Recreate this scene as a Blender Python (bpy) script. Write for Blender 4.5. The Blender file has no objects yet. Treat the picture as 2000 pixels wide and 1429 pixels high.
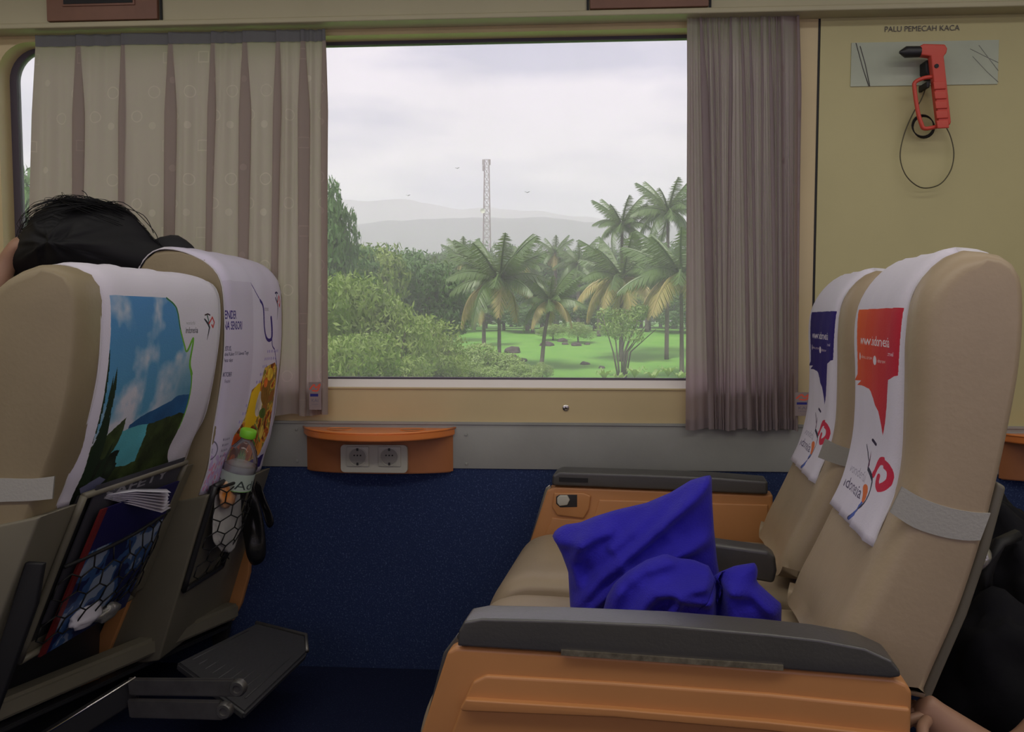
import bpy, bmesh, math, random
import numpy as np
from mathutils import Vector, Matrix, noise as mn
random.seed(7)
S = bpy.context.scene
COL = S.collection
PI = math.pi
# ------------------------------------------------------------------ camera
F = 1560.0; EYE = 1.08; CX, CY = 1000.0, 714.5
YAW = math.radians(3.4); PITCH = math.radians(-3.3)
cd = bpy.data.cameras.new('camera'); cam = bpy.data.objects.new('camera', cd); COL.objects.link(cam)
cd.sensor_width = 36; cd.lens = F/2000*36; cd.clip_start = .02; cd.clip_end = 6000
cam.location = (0, 0, EYE); cam.rotation_euler = (PI/2+PITCH, 0, YAW)
S.camera = cam
S.cycles.volume_bounces = 2
_R = cam.rotation_euler.to_matrix()
CR, CU, CW = _R @ Vector((1,0,0)), _R @ Vector((0,1,0)), _R @ Vector((0,0,-1))
O = Vector((0, 0, EYE))
# ------------------------------------------------------------------ world, sun, lights, exposure
S.view_settings.view_transform = 'Standard'; S.view_settings.look = 'None'
S.view_settings.exposure = 0.0; S.view_settings.gamma = 1.0; S.view_settings.use_curve_mapping = False
W = bpy.data.worlds.new('sky'); S.world = W; W.use_nodes = True
nt = W.node_tree; nt.nodes.clear()
def N(t, typ, **k):
    n = t.nodes.new(typ)
    for a, b in k.items():
        if a == 'ins':
            for i, v in b.items(): n.inputs[i].default_value = v
        else: setattr(n, a, b)
    return n
tc = N(nt, 'ShaderNodeTexCoord'); mp = N(nt, 'ShaderNodeMapping'); mp.inputs['Scale'].default_value = (1.2, 1.2, 5.5)
mp.inputs['Location'].default_value = (.37, .2, .55)
nz = N(nt, 'ShaderNodeTexNoise', ins={'Scale': 2.6, 'Detail': 7.0, 'Roughness': .5})
cr = N(nt, 'ShaderNodeValToRGB')
cr.color_ramp.elements[0].position = .36; cr.color_ramp.elements[0].color = (.44, .42, .66, 1)
cr.color_ramp.elements[1].position = .56; cr.color_ramp.elements[1].color = (.92, .785, .985, 1)
bg = N(nt, 'ShaderNodeBackground', ins={'Strength': 1.12}); wo = N(nt, 'ShaderNodeOutputWorld')
L = nt.links.new
L(tc.outputs['Generated'], mp.inputs['Vector']); L(mp.outputs[0], nz.inputs['Vector']); L(nz.outputs['Fac'], cr.inputs['Fac'])
L(cr.outputs['Color'], bg.inputs['Color']); L(bg.outputs[0], wo.inputs[0])
sd = bpy.data.lights.new('sun', 'SUN'); sd.energy = 4.6; sd.angle = math.radians(14); sd.color = (1, .95, .84)
sun = bpy.data.objects.new('sun', sd); COL.objects.link(sun)
sun.rotation_euler = Vector((.30, .62, -1.0)).to_track_quat('-Z', 'Y').to_euler()
def area(name, loc, sx, sy, e, col, rot=(0,0,0)):
    a = bpy.data.lights.new(name, 'AREA'); a.shape = 'RECTANGLE'; a.size = sx; a.size_y = sy; a.energy = e; a.color = col
    o = bpy.data.objects.new(name, a); COL.objects.link(o); o.location = loc; o.rotation_euler = rot; return o
area('ceiling_and_fill_light', (0, .62, 2.17), 6.0, .22, 26, (1.0, .95, .84))
area('ceiling_and_fill_light', (0, 1.75, 2.17), 6.0, .12, 8.5, (1.0, .96, .90))  # added fill strip near the window, brightens the far seats; no known lamp
# ------------------------------------------------------------------ helpers
def ray(px, py): return CW + CR*((px-CX)/F) - CU*((py-CY)/F)
def onY(px, py, Y):
    d = ray(px, py); return O + d*(Y/d.y)
def onZ(px, py, z):
    d = ray(px, py); return O + d*((z-EYE)/d.z)
class Frame:
    def __init__(s, a):
        a = math.radians(a); s.V = Vector((math.sin(a), math.cos(a), 0)); s.U = Vector((math.cos(a), -math.sin(a), 0))
    def w(s, u, v, z): return s.U*u + s.V*v + Vector((0,0,z))
    def p(s, px, py, v):
        d = ray(px, py); q = O + d*(v/d.dot(s.V)); return (q.dot(s.U), q.z)
    def P(s, px, py, v): u, z = s.p(px, py, v); return s.w(u, v, z)
    def pl(s, pts, v): return [s.p(x, y, v) for x, y in pts]
def tag(o, label=None, cat=None, group=None, kind=None):
    if label: o['label'] = label
    if cat: o['category'] = cat
    if group: o['group'] = group
    if kind: o['kind'] = kind
    return o
def thing(name, loc, label, cat, group=None):
    o = bpy.data.objects.new(name, None); COL.objects.link(o); o.location = loc; o.empty_display_size = .05
    return tag(o, label, cat, group)
def rootloc(p):
    l = Vector((0,0,0))
    while p: l += p.location; p = p.parent
    return l
def mesh(name, vs, fs, mat, parent=None, smooth=True, uv=None, label=None, kind=None, loc=None):
    """world-space verts -> one object, origin at parent's origin (or loc)"""
    off = rootloc(parent) if parent else (Vector(loc) if loc is not None else Vector((0,0,0)))
    me = bpy.data.meshes.new(name); me.from_pydata([tuple(Vector(v)-off) for v in vs], [], fs)
    if uv is not None:
        ul = me.uv_layers.new(name='UVMap')
        for lp in me.loops: ul.data[lp.index].uv = uv[lp.vertex_index]
    me.validate(); me.update()
    if smooth:
        for p in me.polygons: p.use_smooth = True
    o = bpy.data.objects.new(name, me); COL.objects.link(o)
    if mat: me.materials.append(mat)
    if parent: o.parent = parent
    elif loc is not None: o.location = loc
    if label: o['label'] = label
    if kind: o['kind'] = kind
    return o
def frombm(name, bm, mat, parent=None, smooth=False, **k):
    bmesh.ops.recalc_face_normals(bm, faces=bm.faces)
    bm.verts.ensure_lookup_table(); bm.verts.index_update()
    vs = [v.co.copy() for v in bm.verts]; fs = [[v.index for v in f.verts] for f in bm.faces]; bm.free()
    o = mesh(name, vs, fs, mat, parent, smooth, **k)
    if smooth == 'auto':
        pass
    return o
def autosmooth(o, ang=40):
    me = o.data
    for p in me.polygons: p.use_smooth = True
    bm = bmesh.new(); bm.from_mesh(me)
    for e in bm.edges:
        if len(e.link_faces) == 2 and e.calc_face_angle(0) > math.radians(ang): e.smooth = False
    bm.to_mesh(me); bm.free(); return o
def prism(name, fr, pts, v0, v1, mat, parent=None, bev=0, seg=3, **k):
    """(u,z) polygon extruded in v"""
    bm = bmesh.new()
    a = [bm.verts.new(fr.w(u, v0, z)) for u, z in pts]; b = [bm.verts.new(fr.w(u, v1, z)) for u, z in pts]
    n = len(pts); bm.faces.new(a); bm.faces.new(b[::-1])
    for i in range(n): bm.faces.new((a[i], b[i], b[(i+1) % n], a[(i+1) % n]))
    bmesh.ops.recalc_face_normals(bm, faces=bm.faces)
    if bev: bmesh.ops.bevel(bm, geom=[e for e in bm.edges if e.calc_face_angle(0) > .35], offset=bev, segments=seg, affect='EDGES', profile=.6, clamp_overlap=True)
    return autosmooth(frombm(name, bm, mat, parent, **k))
def box(name, lo, hi, mat, parent=None, bev=0, **k):
    fr = Frame(0)
    return prism(name, fr, [(lo[0],lo[2]),(hi[0],lo[2]),(hi[0],hi[2]),(lo[0],hi[2])], lo[1], hi[1], mat, parent, bev, 2, **k)
def tube_geo(path, r, n=6, vs=None, fs=None):
    vs = [] if vs is None else vs; fs = [] if fs is None else fs
    path = [Vector(p) for p in path]; m = len(path); b0 = len(vs)
    up = Vector((.123, .3, 1)).normalized()
    for i, p in enumerate(path):
        t = (path[min(i+1, m-1)] - path[max(i-1, 0)])
        t = t.normalized() if t.length > 1e-9 else Vector((0,0,1))
        a = t.cross(up); a = a.normalized() if a.length > 1e-4 else t.cross(Vector((1,0,0))).normalized()
        b = t.cross(a); rr = r(i/(m-1)) if callable(r) else r
        for k in range(n):
            an = 2*PI*k/n; vs.append(p + a*(rr*math.cos(an)) + b*(rr*math.sin(an)))
    for i in range(m-1):
        for k in range(n):
            fs.append((b0+i*n+k, b0+i*n+(k+1) % n, b0+(i+1)*n+(k+1) % n, b0+(i+1)*n+k))
    fs.append(tuple(b0+k for k in range(n))[::-1]); fs.append(tuple(b0+(m-1)*n+k for k in range(n)))
    return vs, fs
def tube(name, path, r, mat, parent=None, n=8, **k):
    vs, fs = tube_geo(path, r, n); return mesh(name, vs, fs, mat, parent, **k)
def lathe(name, c, axis, prof, mat, parent=None, n=24, **k):
    """prof: (radius, height along axis)"""
    ax = Vector(axis).normalized(); a = ax.orthogonal().normalized(); b = ax.cross(a); c = Vector(c)
    vs = []; fs = []
    for r, h in prof:
        for i in range(n): vs.append(c + ax*h + (a*math.cos(2*PI*i/n) + b*math.sin(2*PI*i/n))*max(r, 1e-5))
    for j in range(len(prof)-1):
        for i in range(n): fs.append((j*n+i, j*n+(i+1) % n, (j+1)*n+(i+1) % n, (j+1)*n+i))
    return autosmooth(mesh(name, vs, fs, mat, parent, **k))
def spline(pts, n, closed=False):
    """Catmull-Rom through pts (tuples), n samples per span"""
    P = [Vector(p) if len(p) > 2 else Vector((p[0], p[1], 0)) for p in pts]; m = len(P); out = []
    for i in range(m if closed else m-1):
        g = (lambda j: P[j % m]) if closed else (lambda j: P[max(0, min(m-1, j))])
        p0, p1, p2, p3 = g(i-1), g(i), g(i+1), g(i+2)
        for k in range(n):
            t = k/n
            out.append(.5*((2*p1) + (p2-p0)*t + (2*p0-5*p1+4*p2-p3)*t*t + (3*p1-p0-3*p2+p3)*t**3))
    if not closed: out.append(P[-1])
    return [tuple(q) if len(pts[0]) > 2 else (q.x, q.y) for q in out]
def resample(pts, n):
    P = [Vector(p) for p in pts]; d = [0]
    for i in range(1, len(P)): d.append(d[-1] + (P[i]-P[i-1]).length)
    out = []; j = 0
    for k in range(n):
        s = d[-1]*k/(n-1)
        while j < len(P)-2 and d[j+1] < s: j += 1
        t = (s-d[j])/max(1e-9, d[j+1]-d[j]); out.append(tuple(P[j].lerp(P[j+1], min(1, t))))
    return out
# ------------------------------------------------------------------ materials
def hexc(r, g, b):
    f = lambda c: (c/255/12.92) if c/255 <= .04045 else ((c/255+.055)/1.055)**2.4
    return (f(r), f(g), f(b), 1)
def mat(name, col, rough=.6, metal=0, var=0, vscale=8, bump=0, bscale=60, sheen=0, spec=.5, trans=0, alpha=1, transluc=0, coat=0, tcol=None, col2=None):
    m = bpy.data.materials.new(name); m.use_nodes = True; t = m.node_tree; p = t.nodes['Principled BSDF']
    p.inputs['Base Color'].default_value = col; p.inputs['Roughness'].default_value = rough; p.inputs['Metallic'].default_value = metal
    p.inputs['Specular IOR Level'].default_value = spec; p.inputs['Transmission Weight'].default_value = trans
    p.inputs['Coat Weight'].default_value = coat; p.inputs['Sheen Weight'].default_value = sheen
    tcn = N(t, 'ShaderNodeTexCoord')
    if var or col2:
        nz = N(t, 'ShaderNodeTexNoise', ins={'Scale': vscale, 'Detail': 5.0, 'Roughness': .6}); r = N(t, 'ShaderNodeValToRGB')
        t.links.new(tcn.outputs['Object'], nz.inputs['Vector']); t.links.new(nz.outputs['Fac'], r.inputs['Fac'])
        c2 = col2 or tuple(c*(1-var) for c in col[:3]) + (1,)
        c1 = col if col2 else tuple(min(1, c*(1+var*.6)) for c in col[:3]) + (1,)
        r.color_ramp.elements[0].position = .35; r.color_ramp.elements[0].color = c2
        r.color_ramp.elements[1].position = .65; r.color_ramp.elements[1].color = c1
        t.links.new(r.outputs[0], p.inputs['Base Color'])
    if bump:
        nb = N(t, 'ShaderNodeTexNoise', ins={'Scale': bscale, 'Detail': 3.0}); b = N(t, 'ShaderNodeBump', ins={'Strength': bump, 'Distance': .004})
        t.links.new(tcn.outputs['Object'], nb.inputs['Vector']); t.links.new(nb.outputs['Fac'], b.inputs['Height']); t.links.new(b.outputs[0], p.inputs['Normal'])
    if transluc:
        tr = N(t, 'ShaderNodeBsdfTranslucent'); tr.inputs['Color'].default_value = tcol or col
        mx = N(t, 'ShaderNodeMixShader', ins={0: transluc}); out = t.nodes['Material Output']
        t.links.new(p.outputs[0], mx.inputs[1]); t.links.new(tr.outputs[0], mx.inputs[2]); t.links.new(mx.outputs[0], out.inputs[0])
    return m
M = {}
M['cream'] = mat('cream_panel', (.53,.48,.245,1), .5, var=.05, vscale=2, bump=.05)
M['cream_sill'] = mat('cream_sill', (.62,.50,.28,1), .35, var=.06, vscale=3)
M['valance'] = mat('valance_cream', (.50,.46,.30,1), .45, var=.05, vscale=3)
M['grey_panel'] = mat('grey_panel', (.33,.335,.315,1), .5, var=.08, vscale=4, bump=.1)
M['gasket'] = mat('gasket', (.09,.075,.10,1), .6)
M['brownpanel'] = mat('brown_panel', (.23,.11,.07,1), .5, var=.1)
M['dark'] = mat('dark_plastic', (.022,.022,.024,1), .4, bump=.1, bscale=200)
M['black'] = mat('black', (.008,.008,.010,1), .6)
M['pad'] = mat('armrest_pad', (.058,.056,.055,1), .35, spec=.9, bump=.08, bscale=180, var=.1)
M['orange'] = mat('orange_plastic', (.52,.235,.085,1), .38, var=.05, vscale=5)
M['orange_shelf'] = mat('orange_shelf', (.78,.24,.06,1), .3, var=.05, vscale=5, coat=.2)
M['orange_side'] = mat('orange_bracket', (.38,.14,.05,1), .45, var=.1)
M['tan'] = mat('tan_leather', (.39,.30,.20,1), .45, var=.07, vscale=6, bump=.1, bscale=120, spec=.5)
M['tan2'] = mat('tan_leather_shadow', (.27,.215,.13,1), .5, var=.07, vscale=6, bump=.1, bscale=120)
M['shell'] = mat('seat_shell', (.17,.155,.115,1), .45, var=.08, vscale=6)
M['greymetal'] = mat('grey_metal', (.16,.155,.15,1), .35, metal=.6, var=.15, vscale=20)
M['chrome'] = mat('chrome', (.6,.58,.56,1), .2, metal=1)
M['white'] = mat('white_plastic', (.50,.49,.42,1), .35)
M['clothw'] = mat('white_cloth', (.76,.73,.80,1), .8, bump=.15, bscale=300, transluc=.15)
M['red'] = mat('red_plastic', (.62,.07,.045,1), .4)
M['skin'] = mat('skin', (.36,.20,.13,1), .5, var=.1, vscale=12)
M['blackcloth'] = mat('black_nylon', (.008,.008,.011,1), .85, bump=.6, bscale=25, spec=.2)
M['hinge'] = mat('hinge_metal', (.34,.30,.22,1), .35, metal=.7, var=.4, vscale=60)
M['hair'] = mat('hair', (.006,.006,.008,1), .6, spec=.25)
M['jacket'] = mat('black_jacket', (.010,.010,.014,1), .8)
M['bluecloth'] = mat('blue_pillow', (.028,.020,.42,1), .8, var=.15, vscale=9, bump=.4, bscale=260, sheen=.08, spec=.2)
M['paper'] = mat('paper', (.62,.60,.68,1), .7)
M['green_cap'] = mat('green_cap', (.22,.62,.03,1), .4)
M['bag'] = mat('plastic_bag', (.50,.49,.47,1), .3, bump=.8, bscale=30, var=.15, vscale=10)
M['orangebag'] = mat('orange_wrapper', (.75,.25,.03,1), .35, col2=(.6,.55,.45,1), vscale=14)
M['blackbag'] = mat('black_bag', (.012,.012,.014,1), .28, bump=.8, bscale=25)
M['silver'] = mat('silver_wrap', (.45,.44,.42,1), .3, metal=.7, bump=1, bscale=40)
M['net'] = mat('net_cord', (.006,.006,.007,1), .7)
def carpet(name, base, fleck):
    m = mat(name, base, .95, bump=.6, bscale=400, spec=.1); t = m.node_tree; p = t.nodes['Principled BSDF']
    tcn = t.nodes['Texture Coordinate']
    n1 = N(t, 'ShaderNodeTexNoise', ins={'Scale': 210.0, 'Detail': 2.0}); r = N(t, 'ShaderNodeValToRGB')
    r.color_ramp.elements[0].position = .56; r.color_ramp.elements[0].color = base
    r.color_ramp.elements[1].position = .76; r.color_ramp.elements[1].color = fleck
    t.links.new(tcn.outputs['Object'], n1.inputs['Vector']); t.links.new(n1.outputs['Fac'], r.inputs['Fac']); t.links.new(r.outputs[0], p.inputs['Base Color'])
    return m
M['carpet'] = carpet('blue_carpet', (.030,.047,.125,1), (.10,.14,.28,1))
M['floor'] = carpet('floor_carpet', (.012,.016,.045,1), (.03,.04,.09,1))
# glass with a thin film of dust
def glassmat(name, dust=.06, tint=(1,1,1,1), rg=.05, df=False):
    m = bpy.data.materials.new(name); m.use_nodes = True; t = m.node_tree; t.nodes.remove(t.nodes['Principled BSDF'])
    tr = N(t, 'ShaderNodeBsdfTransparent'); tr.inputs[0].default_value = tint
    gl = N(t, 'ShaderNodeBsdfGlossy', ins={'Roughness': rg}); fr = N(t, 'ShaderNodeFresnel', ins={'IOR': 1.30})
    du = N(t, 'ShaderNodeBsdfDiffuse' if df else 'ShaderNodeBsdfTranslucent'); du.inputs[0].default_value = (.95,.88,1,1)
    nz = N(t, 'ShaderNodeTexNoise', ins={'Scale': 1.6, 'Detail': 4.0}); tcn = N(t, 'ShaderNodeTexCoord')
    mr = N(t, 'ShaderNodeMapRange', ins={1: .3, 2: .7, 3: dust*.5, 4: dust*1.5})
    t.links.new(tcn.outputs['Object'], nz.inputs['Vector']); t.links.new(nz.outputs['Fac'], mr.inputs[0])
    a = N(t, 'ShaderNodeMixShader'); b = N(t, 'ShaderNodeMixShader')
    t.links.new(mr.outputs[0], a.inputs[0]); t.links.new(tr.outputs[0], a.inputs[1]); t.links.new(du.outputs[0], a.inputs[2])
    t.links.new(fr.outputs[0], b.inputs[0]); t.links.new(a.outputs[0], b.inputs[1]); t.links.new(gl.outputs[0], b.inputs[2])
    t.links.new(b.outputs[0], t.nodes['Material Output'].inputs[0]); return m
M['glass'] = glassmat('window_glass', .07, rg=.45)
# curtain cloth: woven rings and squares
def curtainmat(name, col, tcol, tl, light):
    m = bpy.data.materials.new(name); m.use_nodes = True; t = m.node_tree; p = t.nodes['Principled BSDF']; lk = t.links.new
    p.inputs['Roughness'].default_value = .85; p.inputs['Specular IOR Level'].default_value = .15
    uv = N(t, 'ShaderNodeUVMap'); sx = N(t, 'ShaderNodeSeparateXYZ'); lk(uv.outputs[0], sx.inputs[0])
    def mth(op, a, b=None, c=None):
        n = N(t, 'ShaderNodeMath', operation=op)
        for i, v in enumerate((a, b, c)):
            if v is None: continue
            if isinstance(v, (int, float)): n.inputs[i].default_value = v
            else: lk(v, n.inputs[i])
        return n.outputs[0]
    def cell(o, size, off): return mth('MULTIPLY', mth('SUBTRACT', mth('FRACT', mth('ADD', mth('DIVIDE', o, size), off)), .5), size)
    def band(d, r, w): return mth('LESS_THAN', mth('ABSOLUTE', mth('SUBTRACT', d, r)), w)
    masks = []
    for (ox, oy, r, kind) in ((.0,.0,.016,'ring'), (.5,.33,.015,'sq'), (.25,.6,.010,'dot'), (.75,.1,.011,'dot'), (.72,.72,.017,'ring')):
        x = cell(sx.outputs[0], .19, ox); y = cell(sx.outputs[1], .26, oy)
        if kind == 'sq': d = mth('MAXIMUM', mth('ABSOLUTE', x), mth('ABSOLUTE', y))
        else: d = mth('SQRT', mth('ADD', mth('MULTIPLY', x, x), mth('MULTIPLY', y, y)))
        masks.append(mth('LESS_THAN', d, r) if kind == 'dot' else band(d, r, .0016))
    k = masks[0]
    for q in masks[1:]: k = mth('MAXIMUM', k, q)
    nz = N(t, 'ShaderNodeTexNoise', ins={'Scale': 3.0, 'Detail': 3.0}); lk(uv.outputs[0], nz.inputs['Vector'])
    k = mth('MULTIPLY', k, mth('MULTIPLY', nz.outputs['Fac'], .9))
    mx = N(t, 'ShaderNodeMix', data_type='RGBA'); lk(k, mx.inputs[0]); mx.inputs[6].default_value = col; mx.inputs[7].default_value = light
    mt = N(t, 'ShaderNodeMix', data_type='RGBA'); lk(k, mt.inputs[0]); mt.inputs[6].default_value = tcol; mt.inputs[7].default_value = tuple(c*1.5 for c in tcol[:3])+(1,)
    lk(mx.outputs[2], p.inputs['Base Color'])
    tr = N(t, 'ShaderNodeBsdfTranslucent'); lk(mt.outputs[2], tr.inputs[0])
    ms = N(t, 'ShaderNodeMixShader', ins={0: tl}); lk(p.outputs[0], ms.inputs[1]); lk(tr.outputs[0], ms.inputs[2]); lk(ms.outputs[0], t.nodes['Material Output'].inputs[0])
    wv = N(t, 'ShaderNodeTexNoise', ins={'Scale': 350.0}); lk(uv.outputs[0], wv.inputs['Vector']); b = N(t, 'ShaderNodeBump', ins={'Strength': .15, 'Distance': .002}); lk(wv.outputs['Fac'], b.inputs['Height']); lk(b.outputs[0], p.inputs['Normal'])
    return m
M['curtain'] = curtainmat('curtain_cloth', (.40,.36,.33,1), (.78,.60,.55,1), .42, (.42,.40,.37,1))
M['curtain_r'] = curtainmat('curtain_cloth_right', (.34,.295,.305,1), (.72,.54,.55,1), .38, (.13,.11,.12,1))
# ------------------------------------------------------------------ printed flat artwork (drawn here, no files)
class Canvas:
    def __init__(s, w, h, col):
        s.w, s.h = w, h; s.a = np.ones((h, w, 3), np.float32)*np.array(col, np.float32)
        s.Y, s.X = np.mgrid[0:h, 0:w]; s.X = (s.X+.5)/w; s.Y = (s.Y+.5)/h
    def inside(s, pts):
        m = np.zeros((s.h, s.w), bool); n = len(pts)
        for i in range(n):
            (x0, y0), (x1, y1) = pts[i], pts[(i+1) % n]
            if y0 == y1: continue
            c = ((y0 > s.Y) != (y1 > s.Y)) & (s.X < (x1-x0)*(s.Y-y0)/(y1-y0)+x0); m ^= c
        return m
    def poly(s, pts, col, mask=None):
        m = s.inside(pts)
        if mask is not None: m &= mask
        s.a[m] = col if not callable(col) else col(s.X[m], s.Y[m])
        return m
    def ell(s, x, y, rx, ry, col, r0=0):
        d = ((s.X-x)/rx)**2 + ((s.Y-y)/ry)**2; s.a[(d < 1) & (d >= r0*r0)] = col
    def line(s, pts, wd, col, asp=1):
        wd = wd if hasattr(wd, '__len__') else [wd]*len(pts)
        for i in range(len(pts)-1):
            for k in range(24):
                t = k/24; r = wd[i]+(wd[i+1]-wd[i])*t; x = pts[i][0]+(pts[i+1][0]-pts[i][0])*t; y = pts[i][1]+(pts[i+1][1]-pts[i][1])*t
                x0, x1 = int((x-r)*s.w), int((x+r)*s.w)+2; ry = r*s.w/s.h*asp; y0, y1 = int((y-ry)*s.h), int((y+ry)*s.h)+2
                x0, y0 = max(0, x0), max(0, y0)
                sub = (slice(y0, y1), slice(x0, x1)); d = ((s.X[sub]-x)/r)**2+((s.Y[sub]-y)/ry)**2
                s.a[sub][d < 1] = col
    def noise(s, sc, seed=0, oct=4, sy=1):
        rs = np.random.RandomState(seed); out = np.zeros((s.h, s.w)); amp = 1; tot = 0
        for o in range(oct):
            n = int(sc*2**o)+3; g = rs.rand(n+2, n+2); fx = s.X*sc*2**o; fy = s.Y*sc*2**o*sy; fy = np.minimum(fy, n)
            ix, iy = fx.astype(int), fy.astype(int); tx, ty = fx-ix, fy-iy; tx = tx*tx*(3-2*tx); ty = ty*ty*(3-2*ty)
            v = g[iy,ix]*(1-tx)*(1-ty)+g[iy,ix+1]*tx*(1-ty)+g[iy+1,ix]*(1-tx)*ty+g[iy+1,ix+1]*tx*ty
            out += v*amp; tot += amp; amp *= .5
        return out/tot
    def text(s, body, x, y, h, col, wide=1.0, slant=0, weight=0):
        c = bpy.data.curves.new('t', 'FONT'); c.body = body; c.size = 1; c.offset = weight; c.resolution_u = 3
        o = bpy.data.objects.new('t', c); COL.objects.link(o); bpy.context.view_layer.update()
        me = o.to_mesh(); me.calc_loop_triangles(); V = [v.co.copy() for v in me.vertices]
        asp = s.h/s.w
        q = [(x+(v.x*wide+slant*v.y)*h*asp, y-v.y*h) for v in V]
        for tr in me.loop_triangles:
            t = [q[i] for i in tr.vertices]
            xa, xb = min(p[0] for p in t), max(p[0] for p in t); ya, yb = min(p[1] for p in t), max(p[1] for p in t)
            sub = (slice(max(0, int(ya*s.h)-1), max(0, int(yb*s.h)+2)), slice(max(0, int(xa*s.w)-1), max(0, int(xb*s.w)+2)))
            X, Y = s.X[sub], s.Y[sub]
            if X.size == 0: continue
            e = lambda a, b: (X-a[0])*(b[1]-a[1])-(Y-a[1])*(b[0]-a[0])
            e0, e1, e2 = e(t[0], t[1]), e(t[1], t[2]), e(t[2], t[0])
            m = ((e0 >= 0) & (e1 >= 0) & (e2 >= 0)) | ((e0 <= 0) & (e1 <= 0) & (e2 <= 0)); s.a[sub][m] = col
        o.to_mesh_clear(); bpy.data.objects.remove(o); bpy.data.curves.remove(c)
    def material(s, name, rough=.75, spec=.3, transluc=0, bump=.15):
        im = bpy.data.images.new(name, s.w, s.h); px = np.ones((s.h, s.w, 4), np.float32); px[..., :3] = np.clip(s.a[::-1], 0, 1)
        im.pixels.foreach_set(px.ravel()); im.update(); im.pack()
        m = mat(name, (1,1,1,1), rough, spec=spec, bump=bump, bscale=300, transluc=transluc); t = m.node_tree
        tx = N(t, 'ShaderNodeTexImage'); tx.image = im; tx.extension = 'EXTEND'; t.links.new(tx.outputs[0], t.nodes['Principled BSDF'].inputs['Base Color'])
        if transluc: t.links.new(tx.outputs[0], [n for n in t.nodes if n.type == 'BSDF_TRANSLUCENT'][0].inputs[0])
        return m
# image colours below are sRGB 0..1 (the image is read as sRGB)
def rgb(r, g, b): return np.array((r/255, g/255, b/255), np.float32)
CLW = rgb(226, 221, 236)
def figure_logo(c, x, y, k, cols):
    """small dancing-bird emblem, k = height fraction; x in width units"""
    a = c.h/c.w
    c.line([(x-.30*k*a, y-.25*k), (x-.05*k*a, y-.05*k), (x+.10*k*a, y+.15*k), (x+.02*k*a, y+.5*k), (x-.05*k*a, y+.75*k)], [.010*k*a*4, .03*k*a*2, .05*k*a, .035*k*a, .01*k*a], cols[0])
    c.line([(x-.10*k*a, y-.45*k), (x, y-.2*k), (x+.06*k*a, y)], .035*k*a, cols[1])
    c.line([(x+.05*k*a, y-.05*k), (x+.3*k*a, y-.35*k), (x+.5*k*a, y-.1*k), (x+.4*k*a, y+.15*k), (x+.28*k*a, y+.02*k)], [.04*k*a]*5, cols[2])
    c.line([(x-.25*k*a, y-.45*k), (x-.05*k*a, y-.5*k), (x+.1*k*a, y-.45*k)], .035*k*a, cols[3])
def cover_back_view():
    c = Canvas(700, 1000, CLW)
    edge = spline([(.46,.205), (.53,.24), (.565,.32), (.615,.395), (.645,.42), (.70,.37), (.69,.47), (.725,.53), (.745,.64), (.73,.78), (.74,.90), (.82,.985)], 10)
    reg = [(.045,.205)] + edge + [(.07,1.0), (.05,.6)]
    n1 = c.noise(4, 3); n2 = c.noise(8, 8); n3 = c.noise(16, 5)
    sky = np.clip((.5-c.Y)*1.4+.5, 0, 1)[..., None]; base = rgb(84,142,205)*sky + rgb(96,170,200)*(1-sky)
    cl = np.clip((n1*.55+n2*.45-.44+.25*(c.Y-.35))*7, 0, 1)[..., None]; base = base*(1-cl) + rgb(214,216,230)*cl
    m = c.inside(reg); c.a[m] = base[m]
    rk = (np.clip((c.X-.42)*4, 0, 1)*np.clip((c.Y-.38)*5, 0, 1)*.6*(.5+n2))[..., None]; c.a[m] = (c.a*(1-rk)+rgb(40,125,165)*rk)[m]
    hill = m & (c.Y > .60+.10*np.clip(.62-c.X, 0, 1)*2.5+.02*n2) & (c.X > .28); c.a[hill] = (rgb(44,98,150)*(.8+.4*n2[..., None]))[hill]
    wt = m & (c.Y > .70+.02*n2) & (c.X > .16) & (c.X < .46); c.a[wt] = (rgb(96,185,200)*(.8+.4*n1[..., None]))[wt]
    tone = (.45+n3)[..., None]
    trees = m & ((c.Y > .86+.03*n2) | ((c.X < .16+.12*n3) & (c.Y > .77+.05*n3-.6*c.X)) | ((c.X > .40+.06*n3) & (c.Y > .68+.03*n3+.10*np.clip(.6-c.X, 0, 1)))); c.a[trees] = (rgb(58,72,38)*tone)[trees]
    lf = m & (c.Y > .77+.08*n3) & (c.X < .24+.12*n3-.2*(c.Y-.8)); c.a[lf] = (rgb(34,46,32)*tone)[lf]
    for (tx, ty, w) in ((.050,.40,.020), (.105,.47,.030), (.088,.50,.028), (.125,.64,.040), (.20,.76,.03)):
        for k in range(12):
            y0 = ty+(.86-ty)*k/12; ww = w*(.45+.55*(k+1)/12); sx = tx-.05*max(0, (y0-.6))
            c.poly([(sx-ww, y0+.075), (sx, y0-.01), (sx+ww*.9, y0+.075)], rgb(34,52,34), m)
    c.poly([(.09,.93),(.20,.90),(.25,.92),(.14,.99)], rgb(110,112,145), m)
    c.line(edge[:90], [.003]+[.0055]*40+[.009]*29+[.005]*20, rgb(112,180,60))
    c.line(edge[:22], .0035, rgb(30,90,80))
    c.text('wonderful', .62, .31, .022, rgb(170,170,180), .72); c.text('indonesia', .615, .345, .036, rgb(80,76,90), .62, weight=.012)
    figure_logo(c, .83, .31, .09, [rgb(40,45,55), rgb(50,90,80), rgb(200,60,60), rgb(60,40,50)])
    return c.material('printed_landscape', transluc=.08)
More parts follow.
